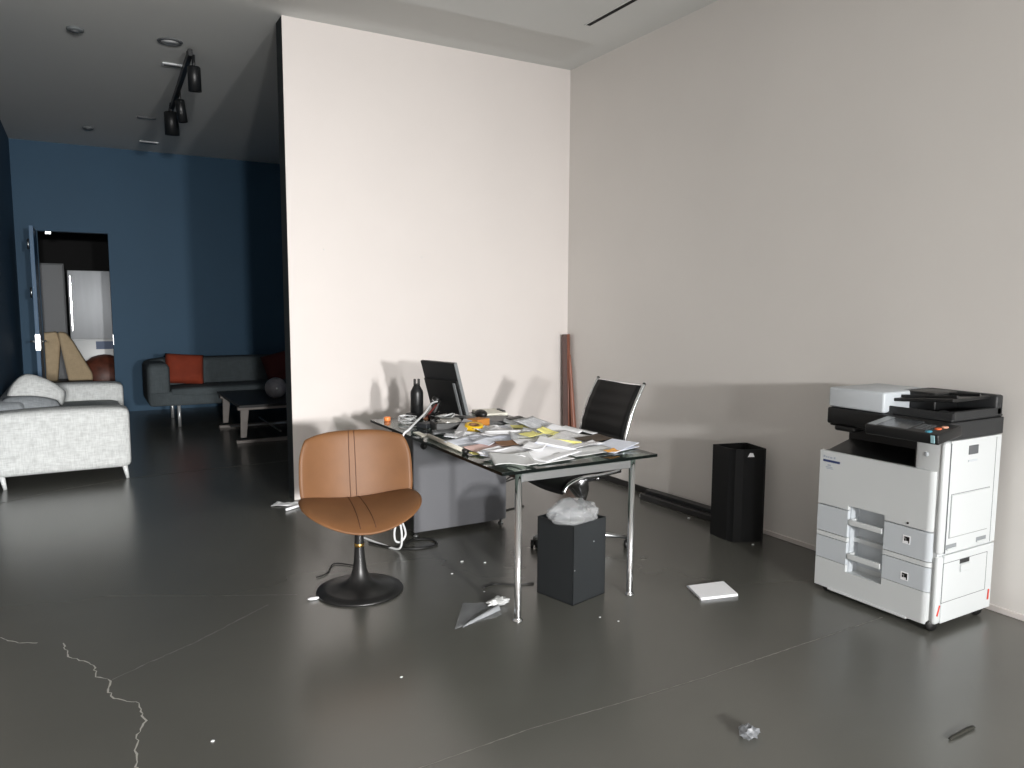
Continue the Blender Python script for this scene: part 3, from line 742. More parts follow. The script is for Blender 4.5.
for (z0, z1, zn) in ((.312, .450, .395), (.166, .282, .215)):
    m = MB()
    skin(m, Y1, z0, z1, 2.402); skin(m, 2.199, z0, z1)
    m.box(X0+.085, X0+.09, 2.199, 2.402, z0-.015, z1+.01)                  # back of the handle recess
    dr = obj('paper_drawer', m, M_WHITEP2, cpx)
    m = MB(); m.box(X0-.002, X0+.012, 2.21, 2.392, zn-.014, zn+.014, .003, 2); m.box(X0, X0+.05, 2.385, 2.396, zn-.014, zn+.014); obj('handle', m, M_WHITEP, dr)
    m = MB(); m.box(X0-.0012, X0+.001, 2.062, 2.100, zn-.025, zn+.016); st = obj('size_sticker', m, M_PAPER, dr)
    m = MB(); m.box(X0-.0022, X0-.001, 2.066, 2.082, zn-.010, zn+.010); m.box(X0-.0022, X0-.001, 2.066, 2.092, zn+.002, zn+.010); m.box(X0-.0022, X0-.001, 2.066, 2.071, zn-.020, zn+.010); m.box(X0-.0022, X0-.001, 2.085, 2.092, zn-.012, zn+.0)
    obj('paper_symbol', m, M_BLACK, st)
m = MB(); skin(m, Y1, .286, .308, 2.402); m.box(X0+.05, X0+.085, 2.199, 2.402, .286, .308); skin(m, 2.199, .286, .308); obj('drawer_divider', m, M_WHITEP, cpx)
for yy in (2.395, 2.199):
    m = MB(); m.box(X0+.02, X0+.088, yy, yy+.007, .125, .482); obj('recess_cheek', m, M_WHITEP2, cpx)
m = MB(); skin(m, Y1, .010, .163, 2.402); skin(m, 2.402, .010, .128, 2.199); skin(m, 2.199, .010, .163)
obj('plinth', m, M_WHITEP, cpx)
m = MB(); m.box(X0-.004, X0+.01, 2.06, 2.50, .002, .014, .003, 1); obj('bumper_strip', m, M_WHITEP, cpx)
# right side skins
def spanel(name, x0, x1, z0, z1, mt, par=cpx, y=Y0, d=.012, bev=.003):
    mb = MB(); mb.box(x0, x1, y, y+d, z0, z1, bev, 2); return obj(name, mb, mt, par)
m = MB(); m.box(X0+.012, X0+.06, Y0-.002, Y0+.03, .016, .345, .016, 4); m.box(X0+.012, X0+.06, Y0-.002, Y0+.03, .352, .885, .016, 4); obj('corner_pillar', m, M_WHITEP, cpx)
us = spanel('upper_side_panel', X0+.06, X1, .352, .885, M_WHITEP)
ls = spanel('lower_side_panel', X0+.06, X1, .016, .345, M_WHITEP)
def framelines(x0, x1, z0, z1, par, name):
    mb = MB(); t = .0025; y0, y1 = Y0-.0008, Y0+.001
    mb.box(x0, x1, y0, y1, z1, z1+t); mb.box(x0, x1, y0, y1, z0, z0+t); mb.box(x0, x0+t, y0, y1, z0, z1); mb.box(x1-t, x1, y0, y1, z0, z1)
    return obj(name, mb, M_LINE, par)
sd = spanel('bypass_door', 3.455, 3.770, .428, .630, M_WHITEP, us, Y0-.005, .006)
framelines(3.452, 3.773, .425, .632, us, 'door_gap')
framelines(3.425, 3.795, .115, .306, ls, 'cover_gap')
for xx in (X0+.058, 3.805):
    m = MB(); m.box(xx, xx+.003, Y0-.0008, Y0+.002, .356, .875); obj('panel_gap', m, M_LINE, us)
for x in (3.478, 3.728):
    m = MB(); m.box(x-.042, x+.042, Y0-.0016, Y0+.001, .372, .395, .001, 1); g = obj('grip', m, mat('shaded_grip', '8b9093', .6), us)
    m = MB(); m.box(x-.036, x+.036, Y0-.006, Y0-.001, .368, .378, .001, 1); obj('grip_lip', m, M_WHITEP, g)
m = MB(); m.box(3.560, 3.640, Y0-.0016, Y0+.001, .285, .306, .001, 1); g = obj('latch', m, M_CB2, ls)
m = MB(); m.box(3.563, 3.640, Y0-.006, Y0-.001, .245, .282, .002, 1); obj('latch_flap', m, M_WHITEP, g)
m = MB(); m.box(3.572, 3.650, Y0-.003, Y0+.001, .810, .853, .003, 2); g = obj('window', m, M_GREYP, us)
m = MB(); m.box(3.572, 3.645, Y0-.003, Y0+.001, .775, .785, .001, 1); obj('ridge', m, M_WHITEP2, us)
for x in (3.405, 3.846-.02):
    m = MB(); m.box(-.0055, .0055, -.0012, .001, -.026, .026, .0004, 1, Matrix.Translation((x, Y0-.0022, .085)) @ Matrix.Rotation(R(18 if x < 3.5 else 4), 4, 'Y')); obj('red_mark', m, mat('red_label', 'd3402f', .5), ls)
# black scanner, control panel
SX0 = 3.385
m = MB()
m.box(SX0, X1+.005, Y0+.002, 2.565, .887, .972, .01, 3)
m.box(SX0+.02, X1, 2.12, 2.56, .875, .89, .006, 2)
m.box(3.385, 3.47, 2.40, 2.52, .855, .885, .012, 3)
obj('scanner_base', m, M_CB, cpx)
m = MB(); m.box(SX0+.003, X1+.007, Y0, Y0+.006, .889, .970, .004, 2); obj('scanner_side', m, M_CB2, cpx)
m = MB(); Mc = Matrix.Translation((3.30, 2.075, .935)) @ Matrix.Rotation(R(-9), 4, 'Y')
m.box(-.085, .10, -.205, .150, -.028, .020, .008, 3, Mc)
ctl = obj('control_panel', m, M_CB, cpx)
m = MB(); m.box(-.066, .075, -.05, .095, .0195, .0215, .001, 1, Mc); obj('touch_screen', m, mat('grey_glass_screen', '4a4e52', .18), ctl)
m = MB(); m.box(-.07, .08, .102, .145, .0195, .0212, .001, 1, Mc); obj('key_strip', m, mat('silver_key_strip', '8e9396', .35), ctl)
for (x, y, c, nm) in ((.0, -.155, 'e0693a', 'orange'), (.035, -.165, 'd9a48a', 'pale_orange'), (-.055, -.145, '3f8ea6', 'blue')):
    m = MB(); m.lathe([(0, .006), (.013, .005), (.016, 0)], M=Mc @ Matrix.Translation((x, y, .0195)), seg=16); bt = obj('button', m, mat(nm+'_button', c, .4), ctl)
m = MB()
for i in range(4):
    for j in range(3): m.box(-.04+i*.022, -.024+i*.022, -.125+j*.022, -.109+j*.022, .0195, .0225, .001, 1, Mc)
obj('keypad', m, M_GREYP, ctl)
m = MB(); m.box(-.088, -.082, -.19, -.172, -.02, .015, .001, 1, Mc); obj('status_lamp', m, mat('pale_cyan_lamp', '9cc4cc', .3), ctl)
# document feeder
m = MB()
m.box(3.392, 3.80, 2.25, 2.566, .975, 1.078, .013, 4)
fdx = obj('feeder_cover', m, M_WHITEP2, cpx)
m = MB(); m.box(3.42, 3.81, 2.225, 2.565, .955, .980, .006, 2); m.box(3.60, 3.83, 2.12, 2.30, .98, 1.078, .01, 3)
obj('feeder_base', m, M_CB, cpx)
m = MB(); m.box(3.43, X1+.005, Y0+.005, 2.29, .972, .985, .004, 1)         # platen cover
m.box(3.438, 3.83, Y0, Y0+.028, .980, 1.018, .004, 2)                    # near lip
m.box(3.785, 3.845, Y0, 2.29, .975, 1.078, .012, 3)                       # rear hinge wall
m.box(3.435, 3.452, Y0+.005, 2.27, .980, 1.012, .004, 2)                  # front lip
obj('eject_tray', m, M_CB2, cpx)
m = MB()
m.box(-.155, .155, -.16, .16, -.008, .008, .004, 2, Matrix.Translation((3.625, 2.12, 1.052)) @ Matrix.Rotation(R(-5), 4, 'X'))
m.box(-.004, .004, -.15, .13, .008, .022, .002, 1, Matrix.Translation((3.53, 2.12, 1.052)) @ Matrix.Rotation(R(-5), 4, 'X'))
m.box(-.004, .004, -.15, .13, .008, .022, .002, 1, Matrix.Translation((3.72, 2.12, 1.052)) @ Matrix.Rotation(R(-5), 4, 'X'))
m.box(3.60, 3.66, 2.24, 2.29, .985, 1.05, .004, 1)
obj('document_tray', m, M_CB, cpx)
m = MB(); m.lathe([(0, 0), (.03, .004), (.02, .018), (0, .022)], (3.56, 2.05, .985), 14); obj('paper_stop', m, M_GREYP, cpx)
for (x, y) in ((X0+.035, Y0+.03), (X1-.07, Y0+.03), (X0+.035, Y1-.06), (X1-.07, Y1-.06)):
    m = MB(); m.lathe([(.0, -.012), (.024, -.012), (.030, -.006), (.030, .006), (.024, .012), (0, .012)], M=Matrix.Translation((x, y, .0072)) @ Matrix.Rotation(R(60), 4, 'Z') @ Matrix.Rotation(PI/2, 4, 'Y'), seg=20)
    cs = obj('castor', m, M_BLACK, cpx)
    m = MB(); m.box(x-.016, x+.016, y-.02, y+.012, .020, .05, .003, 1); obj('fork', m, M_STEEL, cs)

cpx.location = (3.6*.985, 2.26*.985, .0225); cpx.scale = (.985, .985, .985)
# ------------------------------------------------------------------ things on the desk
mn = thing('monitor', 'black flat monitor standing askew on the far end of the desk', 'monitor', (2.15, 4.60, TZ), R(-74.7), None, True)
Mm = Matrix.Translation((0, 0, .028)) @ Matrix.Rotation(R(17), 4, 'X')       # local +Y is the screen side
m = MB(); m.box(-.178, .178, -.004, .018, 0, .372, .004, 2, Mm); obj('housing', m, mat('monitor_back', '1c1d1f', .45), mn)
m = MB(); m.box(-.168, .168, .018, .0195, .012, .360, .0, 1, Mm); obj('screen', m, mat('dark_screen', '0b0c0d', .12), mn)
m = MB(); m.box(-.172, .172, -.016, -.003, .006, .25, .004, 2, Mm); obj('back_cover', m, mat('monitor_cover', '141516', .45), mn)
m = MB(); m.box(.125, .150, -.020, -.014, .004, .235, .002, 1, Mm); m.box(.172, .179, -.005, .019, .002, .371, .001, 1, Mm); obj('grey_strip', m, mat('grey_trim', '7b7e80', .4), mn)
m = MB(); m.ball((-.055, -.045, .11), .032, 2, (1, .8, 1), None, Mm); m.tube([Mm @ Vector((-.055, -.02, .10)), (-.06, -.10, .02), (-.05, -.13, .006)], [.02, .018, .03], 12, 5); st = obj('stand', m, M_BLACK, mn)
m = MB(); m.ball((-.052, -.072, .115), .010, 2, (1, 1, 1), None, Mm); obj('ball_joint', m, M_CHROME, st)
m = MB(); m.tube([Mm @ Vector((.0, -.005, .002)), (-.0, -.0, .002)], [.012, .03], 10); obj('foot', m, M_BLACK, mn)

bt = thing('bottle', 'matte black metal bottle with a forked top on the back of the desk', 'bottle', (1.953, 4.707, TZ))
m = MB(); m.lathe([(.040, 0), (.044, .006), (.044, .165), (.041, .18), (.028, .205), (.022, .215), (.021, .222), (0, .222)], (1.953, 4.707, TZ), 28); obj('body', m, mat('matte_black_steel', '1a1b1c', .38, .2), bt)
m = MB()
for k in (-1, 1):
    m.box(1.953+k*.0145-.006, 1.953+k*.0145+.006, 4.695, 4.719, TZ+.22, TZ+.262, .004, 2)
m.lathe([(.022, 0), (.022, .012), (0, .012)], (1.953, 4.707, TZ+.216), 18)
obj('cap', m, M_BLACK, bt)

rnd = random.Random(11)
PAPERS = 'loose papers on the glass desk'
def sheet(name, label, x, y, w, d, rot, z, mt, curl=.012, seed=0, th=.0012, cat='paper', group=PAPERS, fold=None, n=13, lift=0.0):
    """a sheet with its own curl and creases, lying z above the glass"""
    off = Vector((seed*2.3, seed*1.1, .5))
    mb = MB()
    def f(u, v):
        a, b = u-.5, v-.5
        zz = .75*curl*(abs(noise.noise(Vector((a*1.3, b*1.3, 0))+off))*.8 + (2*a)**2*.35*abs(noise.noise(off)) + (2*b)**2*.25) + lift*(v)
        if fold: zz += fold*max(0, 1-abs(a)*3)
        return (a*w, b*d, zz)
    mb.grid(f, n, n, Matrix.Translation((x, y, TZ+z)) @ Matrix.Rotation(R(rot), 4, 'Z'))
    lo = min(v.co.y for v in mb.bm.verts)
    for v in mb.bm.verts: v.co.z += .08*(v.co.y-lo)      # sheets tilted up at the back to catch more window light
    return tag(obj(name, mb, mt, solidify=th), label, cat, group)
def block(name, label, x, y, w, d, h, rot, z, mt, cat, group=None, bev=.003, tilt=0.0):
    mb = MB(); mb.box(-w/2, w/2, -d/2, d/2, 0, h, bev, 2, Matrix.Translation((x, y, TZ+z)) @ Matrix.Rotation(R(rot), 4, 'Z') @ Matrix.Rotation(R(tilt), 4, 'X'))
    return tag(obj(name, mb, mt), label, cat, group)

# lowest layer
sheet('paper', 'crinkled grey white sheet at the near left corner of the desk', 1.78, 3.10, .21, .22, -18, .001, M_PAPERG, .03, 1)
sheet('paper', 'broad white sheet just behind the crinkled corner sheet', 1.88, 3.24, .36, .20, 14, .006, M_PAPER, .02, 2)
sheet('paper', 'white sheet with raised edge along the near edge of the desk', 2.02, 3.13, .30, .18, 22, .004, M_PAPER, .022, 3)
sheet('paper', 'pinkish sheet beside the brown envelope on the desk', 1.83, 3.42, .26, .14, 12, .010, M_PINK, .018, 4)
sheet('envelope', 'small torn brown envelope among the white papers', 1.93, 3.38, .15, .09, -6, .034, M_BROWN, .014, 5, cat='envelope', group=None)
sheet('paper', 'bluish white sheet behind the brown envelope', 1.97, 3.54, .31, .20, -8, .008, M_PAPERB, .025, 6)
sheet('paper', 'white sheet beside the long cream tube at the desk edge', 1.83, 3.62, .27, .19, 20, .004, M_PAPERB, .022, 7)
sheet('paper', 'white sheet in front of the yellow tape roll', 1.92, 3.74, .26, .19, -25, .004, M_PAPER, .022, 8)
sheet('paper', 'printed sheet in the middle of the paper heap', 2.09, 3.66, .21, .29, 40, .016, M_PRINT2, .026, 9)
sheet('paper', 'white sheet right of the middle of the paper heap', 2.20, 3.52, .29, .21, -14, .012, M_PAPER, .03, 10)
sheet('paper', 'printed sheet lying against the grey calculator', 2.37, 3.80, .20, .24, 24, .012, M_PRINT, .02, 12, lift=.03)
sheet('paper', 'long white folded sheet below the grey calculator', 2.21, 3.96, .24, .10, -12, .006, M_PAPERB, .02, 13)
sheet('paper', 'cream sheet behind the yellow notes', 2.27, 3.72, .21, .20, 10, .010, M_PAPERC, .018, 14)
sheet('paper', 'white sheet under the thick open paper pad', 2.27, 3.30, .30, .21, 16, .004, M_PAPER, .02, 15)
sheet('paper', 'grey tinted sheet at the near edge below the open paper pad', 1.97, 3.06, .22, .13, 4, .003, M_PAPERG, .01, 16)
sheet('paper', 'bluish crumpled slip in the centre of the heap', 2.02, 3.83, .13, .10, 30, .018, M_PAPERB, .04, 17)
sheet('paper', 'crumpled white slip next to the orange brown box', 2.10, 3.92, .11, .09, -20, .010, M_PAPER, .045, 18)
sheet('paper', 'printed sheet lying across the yellow notes', 2.11, 3.50, .20, .20, 65, .030, M_PRINT, .022, 19)
sheet('sticky_note', 'pale yellow note in the centre of the heap', 2.10, 3.45, .11, .09, 12, .052, M_YELLOW, .016, 20, cat='note', group='yellow notes on the desk')
sheet('sticky_note', 'pale yellow note leaning on the thick open paper pad', 2.22, 3.47, .10, .10, 40, .044, M_YELLOW, .02, 21, cat='note', group='yellow notes on the desk', lift=.02)
sheet('sticky_note', 'pale yellow note at the near end of the long cream tube', 1.73, 3.36, .08, .06, 10, .004, M_YELLOW, .012, 22, cat='note', group='yellow notes on the desk')
sheet('sticky_note', 'pale yellow note farther back beside the grey calculator', 2.24, 3.82, .09, .07, -10, .034, M_YELLOW, .012, 23, cat='note', group='yellow notes on the desk')
for i, (lab, x, y, w_, d_, rt_, z_, mt_) in enumerate((
    ('narrow white strip lying across the printed sheet in mid heap', 2.04, 3.60, .26, .05, -18, .044, M_PAPER),
    ('small bluish sheet overlapping the pink sheet', 1.86, 3.50, .15, .11, 28, .024, M_PAPERB),
    ('white printed slip beside the torn brown envelope', 2.04, 3.36, .17, .10, -4, .034, M_PRINT2),
    ('narrow white slip near the long cream tube end', 1.80, 3.32, .16, .06, 22, .020, M_PAPER),
    ('printed slip in front of the silver box lid', 1.82, 3.78, .16, .10, -30, .012, M_PRINT),
    ('small grey slip between the yellow notes', 2.17, 3.58, .13, .09, 52, .048, M_PAPERG),
    ('white folded slip under the calculator edge', 2.27, 3.88, .14, .10, 8, .022, M_PAPER),
    ('small white sheet at the far edge beyond the calculator', 2.45, 3.86, .13, .10, 34, .008, M_PAPER),
    ('cream slip lying against the ridge of the large white sheet', 2.36, 3.52, .15, .10, -24, .024, M_PAPERC),
    ('narrow printed strip close to the orange card', 2.28, 3.20, .20, .06, 14, .022, M_PRINT2),
    ('small white corner sheet left of the open paper pad', 2.00, 3.25, .15, .11, 44, .030, M_PAPER),
    ('bluish slip along the near left edge of the desk', 1.75, 3.22, .14, .08, -38, .012, M_PAPERB))):
    sheet('paper', lab, x, y, w_, d_, rt_, z_, mt_, .018, 40+i)
# thick open pad
pdn = thing('paper_pad', 'thick open white paper pad with a yellow edge near the front of the desk', 'paper pad', (2.16, 3.28, TZ))
for k in range(5):
    m = MB(); m.box(-.085, .085, -.105, .105, 0, .003, .001, 1, Matrix.Translation((2.16, 3.28, TZ+.020+k*.004)) @ Matrix.Rotation(R(24+7*k), 4, 'Z') @ Matrix.Rotation(R(3+k*1.5), 4, 'X'))
    obj('leaf', m, [M_PAPER, M_PAPERC, M_PAPER, M_PAPERB, M_PAPER][k], pdn)
m = MB(); m.box(.080, .086, -.10, .08, .0, .020, .001, 1, Matrix.Translation((2.16, 3.28, TZ+.020)) @ Matrix.Rotation(R(28), 4, 'Z')); obj('yellow_edge', m, M_YELLOW, pdn)
sheet('paper', 'large white sheet rising to a ridge in front of the office chair', 2.43, 3.60, .30, .24, 18, .004, M_PAPER, .01, 24, fold=.035)
sheet('paper', 'printed sheet between the open pad and the dark photo print', 2.33, 3.40, .21, .20, 30, .016, M_PRINT2, .02, 25)
sheet('photo_print', 'dark brown picture print under the white folder', 2.42, 3.31, .19, .12, 12, .024, M_DKBROWN, .012, 26, cat='print', group=None)
sheet('paper', 'white sheet along the near edge beside the orange card', 2.25, 3.12, .28, .12, 6, .004, M_PAPERG, .012, 27)
m = MB()
fo = thing('folder', 'white bent card folder at the near right corner of the desk', 'folder', (2.44, 3.15, TZ))
for k, (tl2, zz) in enumerate(((0, .006), (-7, .014))):
    mb = MB(); mb.box(-.11, .11, -.09, .09, 0, .0025, .001, 1, Matrix.Translation((2.44, 3.16, TZ+zz)) @ Matrix.Rotation(R(16), 4, 'Z') @ Matrix.Rotation(R(tl2), 4, 'Y')); obj('cover', mb, M_PAPERB, fo)
sheet('orange_card', 'small orange card at the near edge of the desk', 2.345, 3.05, .075, .045, 8, .012, M_ORANGE, .01, 28, cat='card', group=None)
# electronics and odds and ends
cal = thing('calculator', 'grey desk calculator with a dark display lying on the papers', 'calculator', (2.36, 3.97, TZ+.02))
Mc2 = Matrix.Translation((2.36, 3.97, TZ+.024)) @ Matrix.Rotation(R(24), 4, 'Z') @ Matrix.Rotation(R(8), 4, 'X')
m = MB(); m.box(-.08, .08, -.10, .10, 0, .022, .004, 2, Mc2); obj('case', m, mat('warm_grey_plastic', 'a6a8a8', .5), cal)
m = MB(); m.box(-.07, .07, .055, .09, .022, .026, .001, 1, Mc2); obj('display', m, M_BLACK, cal)
m = MB()
for i in range(4):
    for j in range(4): m.box(-.066+i*.035, -.042+i*.035, -.09+j*.034, -.068+j*.034, .022, .027, .001, 1, Mc2)
obj('keys', m, M_PAPERG, cal)
kb = thing('keyboard', 'flat grey keyboard lying lengthwise below the monitor', 'keyboard', (2.19, 4.30, TZ))
Mk = Matrix.Translation((2.20, 4.32, TZ)) @ Matrix.Rotation(R(96), 4, 'Z')
m = MB(); m.box(-.225, .225, -.07, .07, 0, .014, .003, 2, Mk); obj('case', m, mat('keyboard_grey', '8d8f90', .5), kb)
m = MB()
for i in range(15):
    for j in range(5): m.box(-.215+i*.0288, -.190+i*.0288, -.06+j*.0245, -.040+j*.0245, .014, .019, 0, 1, Mk)
obj('keys', m, mat('key_grey', '6b6d6e', .55), kb)
ms = thing('computer_mouse', 'black computer mouse in front of the clipboard', 'mouse', (2.31, 4.45, TZ))
m = MB(); m.ball((2.31, 4.45, TZ+.03), .055, 3, (.72, 1.05, .55)); obj('shell', m, M_BLACK, ms)
m = MB(); m.tube([(2.345, 4.48, TZ+.008), (2.40, 4.47, TZ+.003), (2.44, 4.53, TZ+.003), (2.42, 4.6, TZ+.003)], .003, 6, 5); obj('cable', m, M_BLACK, ms)
cb = thing('clipboard', 'clipboard of white papers with a black clip near the back of the desk', 'clipboard', (2.44, 4.60, TZ))
Mk = Matrix.Translation((2.44, 4.59, TZ)) @ Matrix.Rotation(R(-8), 4, 'Z')
m = MB(); m.box(-.08, .10, -.13, .13, 0, .004, .001, 1, Mk); obj('board', m, M_BLACK, cb)
m = MB(); m.box(-.078, .098, -.125, .125, .004, .022, .002, 1, Mk); obj('papers', m, M_PAPERC, cb)
m = MB(); m.box(.085, .108, -.06, .06, .018, .030, .003, 2, Mk); obj('clip', m, M_BLACK, cb)
block('tablet', 'flat dark grey tablet between the mouse and the white papers', 2.36, 4.29, .17, .22, .016, -6, .001, mat('dark_grey_slate', '5d5e60', .45), 'tablet')
tr_ = thing('tray', 'black open desk tray holding a scrap of silver foil', 'tray', (1.93, 4.10, TZ))
Mk = Matrix.Translation((1.93, 4.12, TZ+.002)) @ Matrix.Rotation(R(-12), 4, 'Z')
m = MB(); m.box(-.11, .11, -.09, .09, 0, .006, 0, 1, Mk)
for (a, b, c, d) in ((-.11, .11, -.09, -.082), (-.11, .11, .082, .09), (-.11, -.102, -.09, .09), (.102, .11, -.09, .09)): m.box(a, b, c, d, 0, .055, .002, 1, Mk)
obj('shell', m, M_BLACK, tr_)
m = crumple((1.93, 4.14, TZ+.040), .075, (1.1, .9, .4), 5, .35); tag(obj('foil_scrap', m, mat('crumpled_foil', 'b9b7b2', .3, .6)), 'crumpled silver scrap lying in the black desk tray', 'foil')
block('box', 'long silver grey box lid propped beside the yellow tape roll', 1.92, 3.93, .06, .40, .012, -36, .032, mat('silver_grey_card', 'b4b5b9', .45), 'box', None, .002, 6)
tp = thing('tape_roll', 'yellow tape roll lying in front of the orange brown box', 'tape', (1.99, 3.93, TZ))
m = MB(); Mk = Matrix.Translation((1.99, 3.93, TZ+.008)) @ Matrix.Rotation(R(10), 4, 'X'); m.lathe([(.030, 0), (.055, 0), (.055, .05), (.030, .05), (.030, 0)], M=Mk, seg=32); obj('tape', m, mat('yellow_tape', 'e0b416', .4), tp)
m = MB(); m.lathe([(.026, -.001), (.030, -.001), (.030, .051), (.026, .051), (.026, -.001)], M=Mk, seg=28); obj('core', m, M_BROWN, tp)
block('box', 'small orange brown cardboard box behind the yellow tape roll', 2.09, 4.06, .11, .09, .065, 20, .002, mat('orange_cardboard', 'b5762c', .7), 'box')
tb = thing('cardboard_tube', 'long thin cream tube lying along the left edge of the desk', 'tube', (1.685, 3.66, TZ))
m = MB(); m.tube([(1.68, 3.42, TZ+.013), (1.70, 3.93, TZ+.013)], .012, 14); obj('tube', m, mat('cream_card', 'cbc7bb', .7), tb)
m = MB(); m.tube([(1.679, 3.395, TZ+.013), (1.68, 3.425, TZ+.013)], .0135, 14); obj('end_cap', m, M_BLACK, tb)
block('paper_strip', 'narrow white strip of card on the left edge, in line with the cream tube', 1.70, 4.05, .04, .16, .004, -4, .002, M_PAPERC, 'strip')
block('phone_dock', 'flat black device with a white underside in front of the black tray', 1.84, 3.98, .17, .09, .016, -18, .006, M_GREYP, 'device')
ad = thing('power_adapter', 'black power adapter with tangled leads under the monitor', 'adapter', (2.00, 4.47, TZ))
m = MB(); m.box(-.07, .07, -.03, .03, 0, .032, .005, 2, Matrix.Translation((2.0, 4.40, TZ+.002)) @ Matrix.Rotation(R(30), 4, 'Z')); obj('brick', m, M_BLACK, ad)
m = MB()
pts = [(2.06, 4.43, TZ+.02)] + [(2.02+.10*math.cos(k*1.35)*(.5+.5*rnd.random()), 4.50+.09*math.sin(k*1.35)*(.5+.5*rnd.random()), TZ+.010+.045*rnd.random()) for k in range(16)]
m.tube(pts, .004, 6, 5); obj('lead', m, M_BLACK, ad)
m = MB()
pts = [(1.80+.07*math.cos(k*1.9)*(.5+.5*rnd.random()), 4.50+.12*math.sin(k*1.9)*(.5+.5*rnd.random()), TZ+.008+.035*rnd.random()) for k in range(16)]
m.tube(pts, .0035, 6, 5); tag(obj('white_lead', m, mat('white_cable', 'd8dadb', .4)), 'tangled white lead coiled at the left edge of the desk before the bottle', 'cable')
m = MB()
pts = [(2.02+.08*math.cos(k*2.1)*(.6+.4*rnd.random()), 4.40+.09*math.sin(k*2.1)*(.6+.4*rnd.random()), TZ+.02+.04*rnd.random()) for k in range(14)]
m.tube(pts, .004, 6, 5); tag(obj('grey_lead', m, M_PAPERG), 'tangled pale grey lead in front of the monitor', 'cable')
block('plug', 'black plug block lying left of the bottle on the desk', 1.90, 4.66, .05, .07, .035, 25, .001, M_BLACK, 'plug')
block('device', 'low black device on the left edge of the desk before the power adapter', 1.86, 4.28, .13, .10, .028, 15, .001, mat('charcoal_plastic', '33363a', .45), 'device')
m = MB(); m.lathe([(.02, 0), (.022, .003), (.022, .022), (.018, .028), (0, .028)], (1.715, 4.64, TZ), 20); tag(obj('orange_block', m, mat('orange_plastic', 'ef8a4a', .4)), 'bright orange round block at the far left corner of the desk', 'block')
m = MB(); m.tube([(1.915, 4.50, TZ+.012), (1.97, 4.53, TZ+.05), (2.03, 4.55, TZ+.10)], .007, 8, 5); tag(obj('red_cable', m, mat('dark_red_cable', '5e1f1a', .5)), 'dark red cable running up to the back of the monitor', 'cable')
m = MB(); m.lathe([(.0, 0), (.012, 0), (.012, .026), (0, .026)], M=Matrix.Translation((1.915, 4.49, TZ+.012)) @ Matrix.Rotation(R(70), 4, 'Y'), seg=14); tag(obj('copper_connector', m, mat('copper_pink', 'c98d70', .35, .8)), 'small copper coloured connector beside the white lead on the desk', 'connector')
m = MB(); m.lathe([(.0, 0), (.018, 0), (.018, .01), (0, .01)], (2.50, 4.06, TZ), 16); m.lathe([(.0, 0), (.012, 0), (.012, .012), (0, .012)], (2.46, 4.12, TZ), 16)
o = obj('spectacles', MB().tube([(2.43, 4.02, TZ+.005), (2.46, 4.06, TZ+.025), (2.49, 4.05, TZ+.012), (2.52, 4.10, TZ+.025), (2.52, 4.16, TZ+.006)], .004, 8, 6), M_BLACK); tag(o, 'small black looped cable beside the calculator at the far edge of the desk', 'cable'); o.name = 'looped_black_cable'
m.bm.free()

# cables
M_WC = MATS['white_cable']
m = MB(); m.tube([(2.04, 4.565, TZ+.118), (1.97, 4.50, TZ+.115), (1.86, 4.36, TZ+.075), (1.74, 4.22, TZ+.045), (1.655, 4.12, TZ+.022), (1.612, 4.10, TZ-.005), (1.585, 4.10, .62), (1.565, 4.12, .45), (1.58, 4.14, .30), (1.62, 4.16, .20),
 (1.66, 4.20, .10), (1.63, 4.20, .055), (1.585, 4.18, .075), (1.575, 4.16, .15), (1.60, 4.15, .20), (1.62, 4.16, .10), (1.615, 4.20, .012), (1.56, 4.35, .006), (1.50, 4.55, .006)], .0065, 8, 8)
tag(obj('white_cable', m, M_WC), 'thick white cable drooping from the monitor over the desk edge to the floor', 'cable')
m = MB(); m.tube([(1.50, 4.42, .007), (1.59, 4.27, .007), (1.66, 4.24, .007), (1.71, 4.30, .007), (1.79, 4.33, .007), (1.87, 4.28, .007), (1.86, 4.18, .007), (1.78, 4.16, .007), (1.70, 4.17, .007), (1.62, 4.22, .007)], .006, 8, 6)
tag(obj('black_cable', m, M_BLACK), 'black cable looping on the floor in front of the grey cabinet', 'cable')
m = MB(); m.tube([(1.30, 4.05, .006), (1.20, 4.15, .006), (1.12, 4.02, .006), (1.05, 3.98, .006)], .0035, 8, 6)
tag(obj('black_cable', m, M_BLACK), 'thin black cable on the floor behind the tan chair base', 'cable')
m = MB(); m.tube([(1.745, 4.62, TZ-.014), (1.742, 4.62, .62), (1.76, 4.64, .45), (1.74, 4.66, .2), (1.72, 4.7, .006), (1.6, 4.9, .006)], .004, 8, 6)
tag(obj('black_cable', m, M_BLACK), 'thin black cable hanging below the far left corner of the glass', 'cable')
m = MB(); m.tube([(2.48, 4.56, .62), (2.53, 4.55, .36), (2.60, 4.54, .375), (2.69, 4.55, .36), (2.75, 4.55, .32), (2.72, 4.54, .28), (2.62, 4.55, .26), (2.54, 4.55, .25), (2.515, 4.56, .31), (2.56, 4.57, .35), (2.66, 4.56, .335), (2.70, 4.55, .295), (2.60, 4.56, .275), (2.53, 4.57, .20), (2.55, 4.6, .03), (2.62, 4.66, .006), (2.8, 4.7, .006)], .005, 8, 6)
tag(obj('black_cable', m, M_BLACK), 'looped black cable hanging beside the desk cabinet under the desk', 'cable')
m = MB(); m.tube([(1.78, 3.40, .005), (1.86, 3.42, .005), (1.95, 3.36, .005), (2.05, 3.33, .005)], .004, 8, 6)
tag(obj('black_cable', m, M_BLACK), 'short dark cable on the floor between the desk leg and the charcoal bin', 'cable')

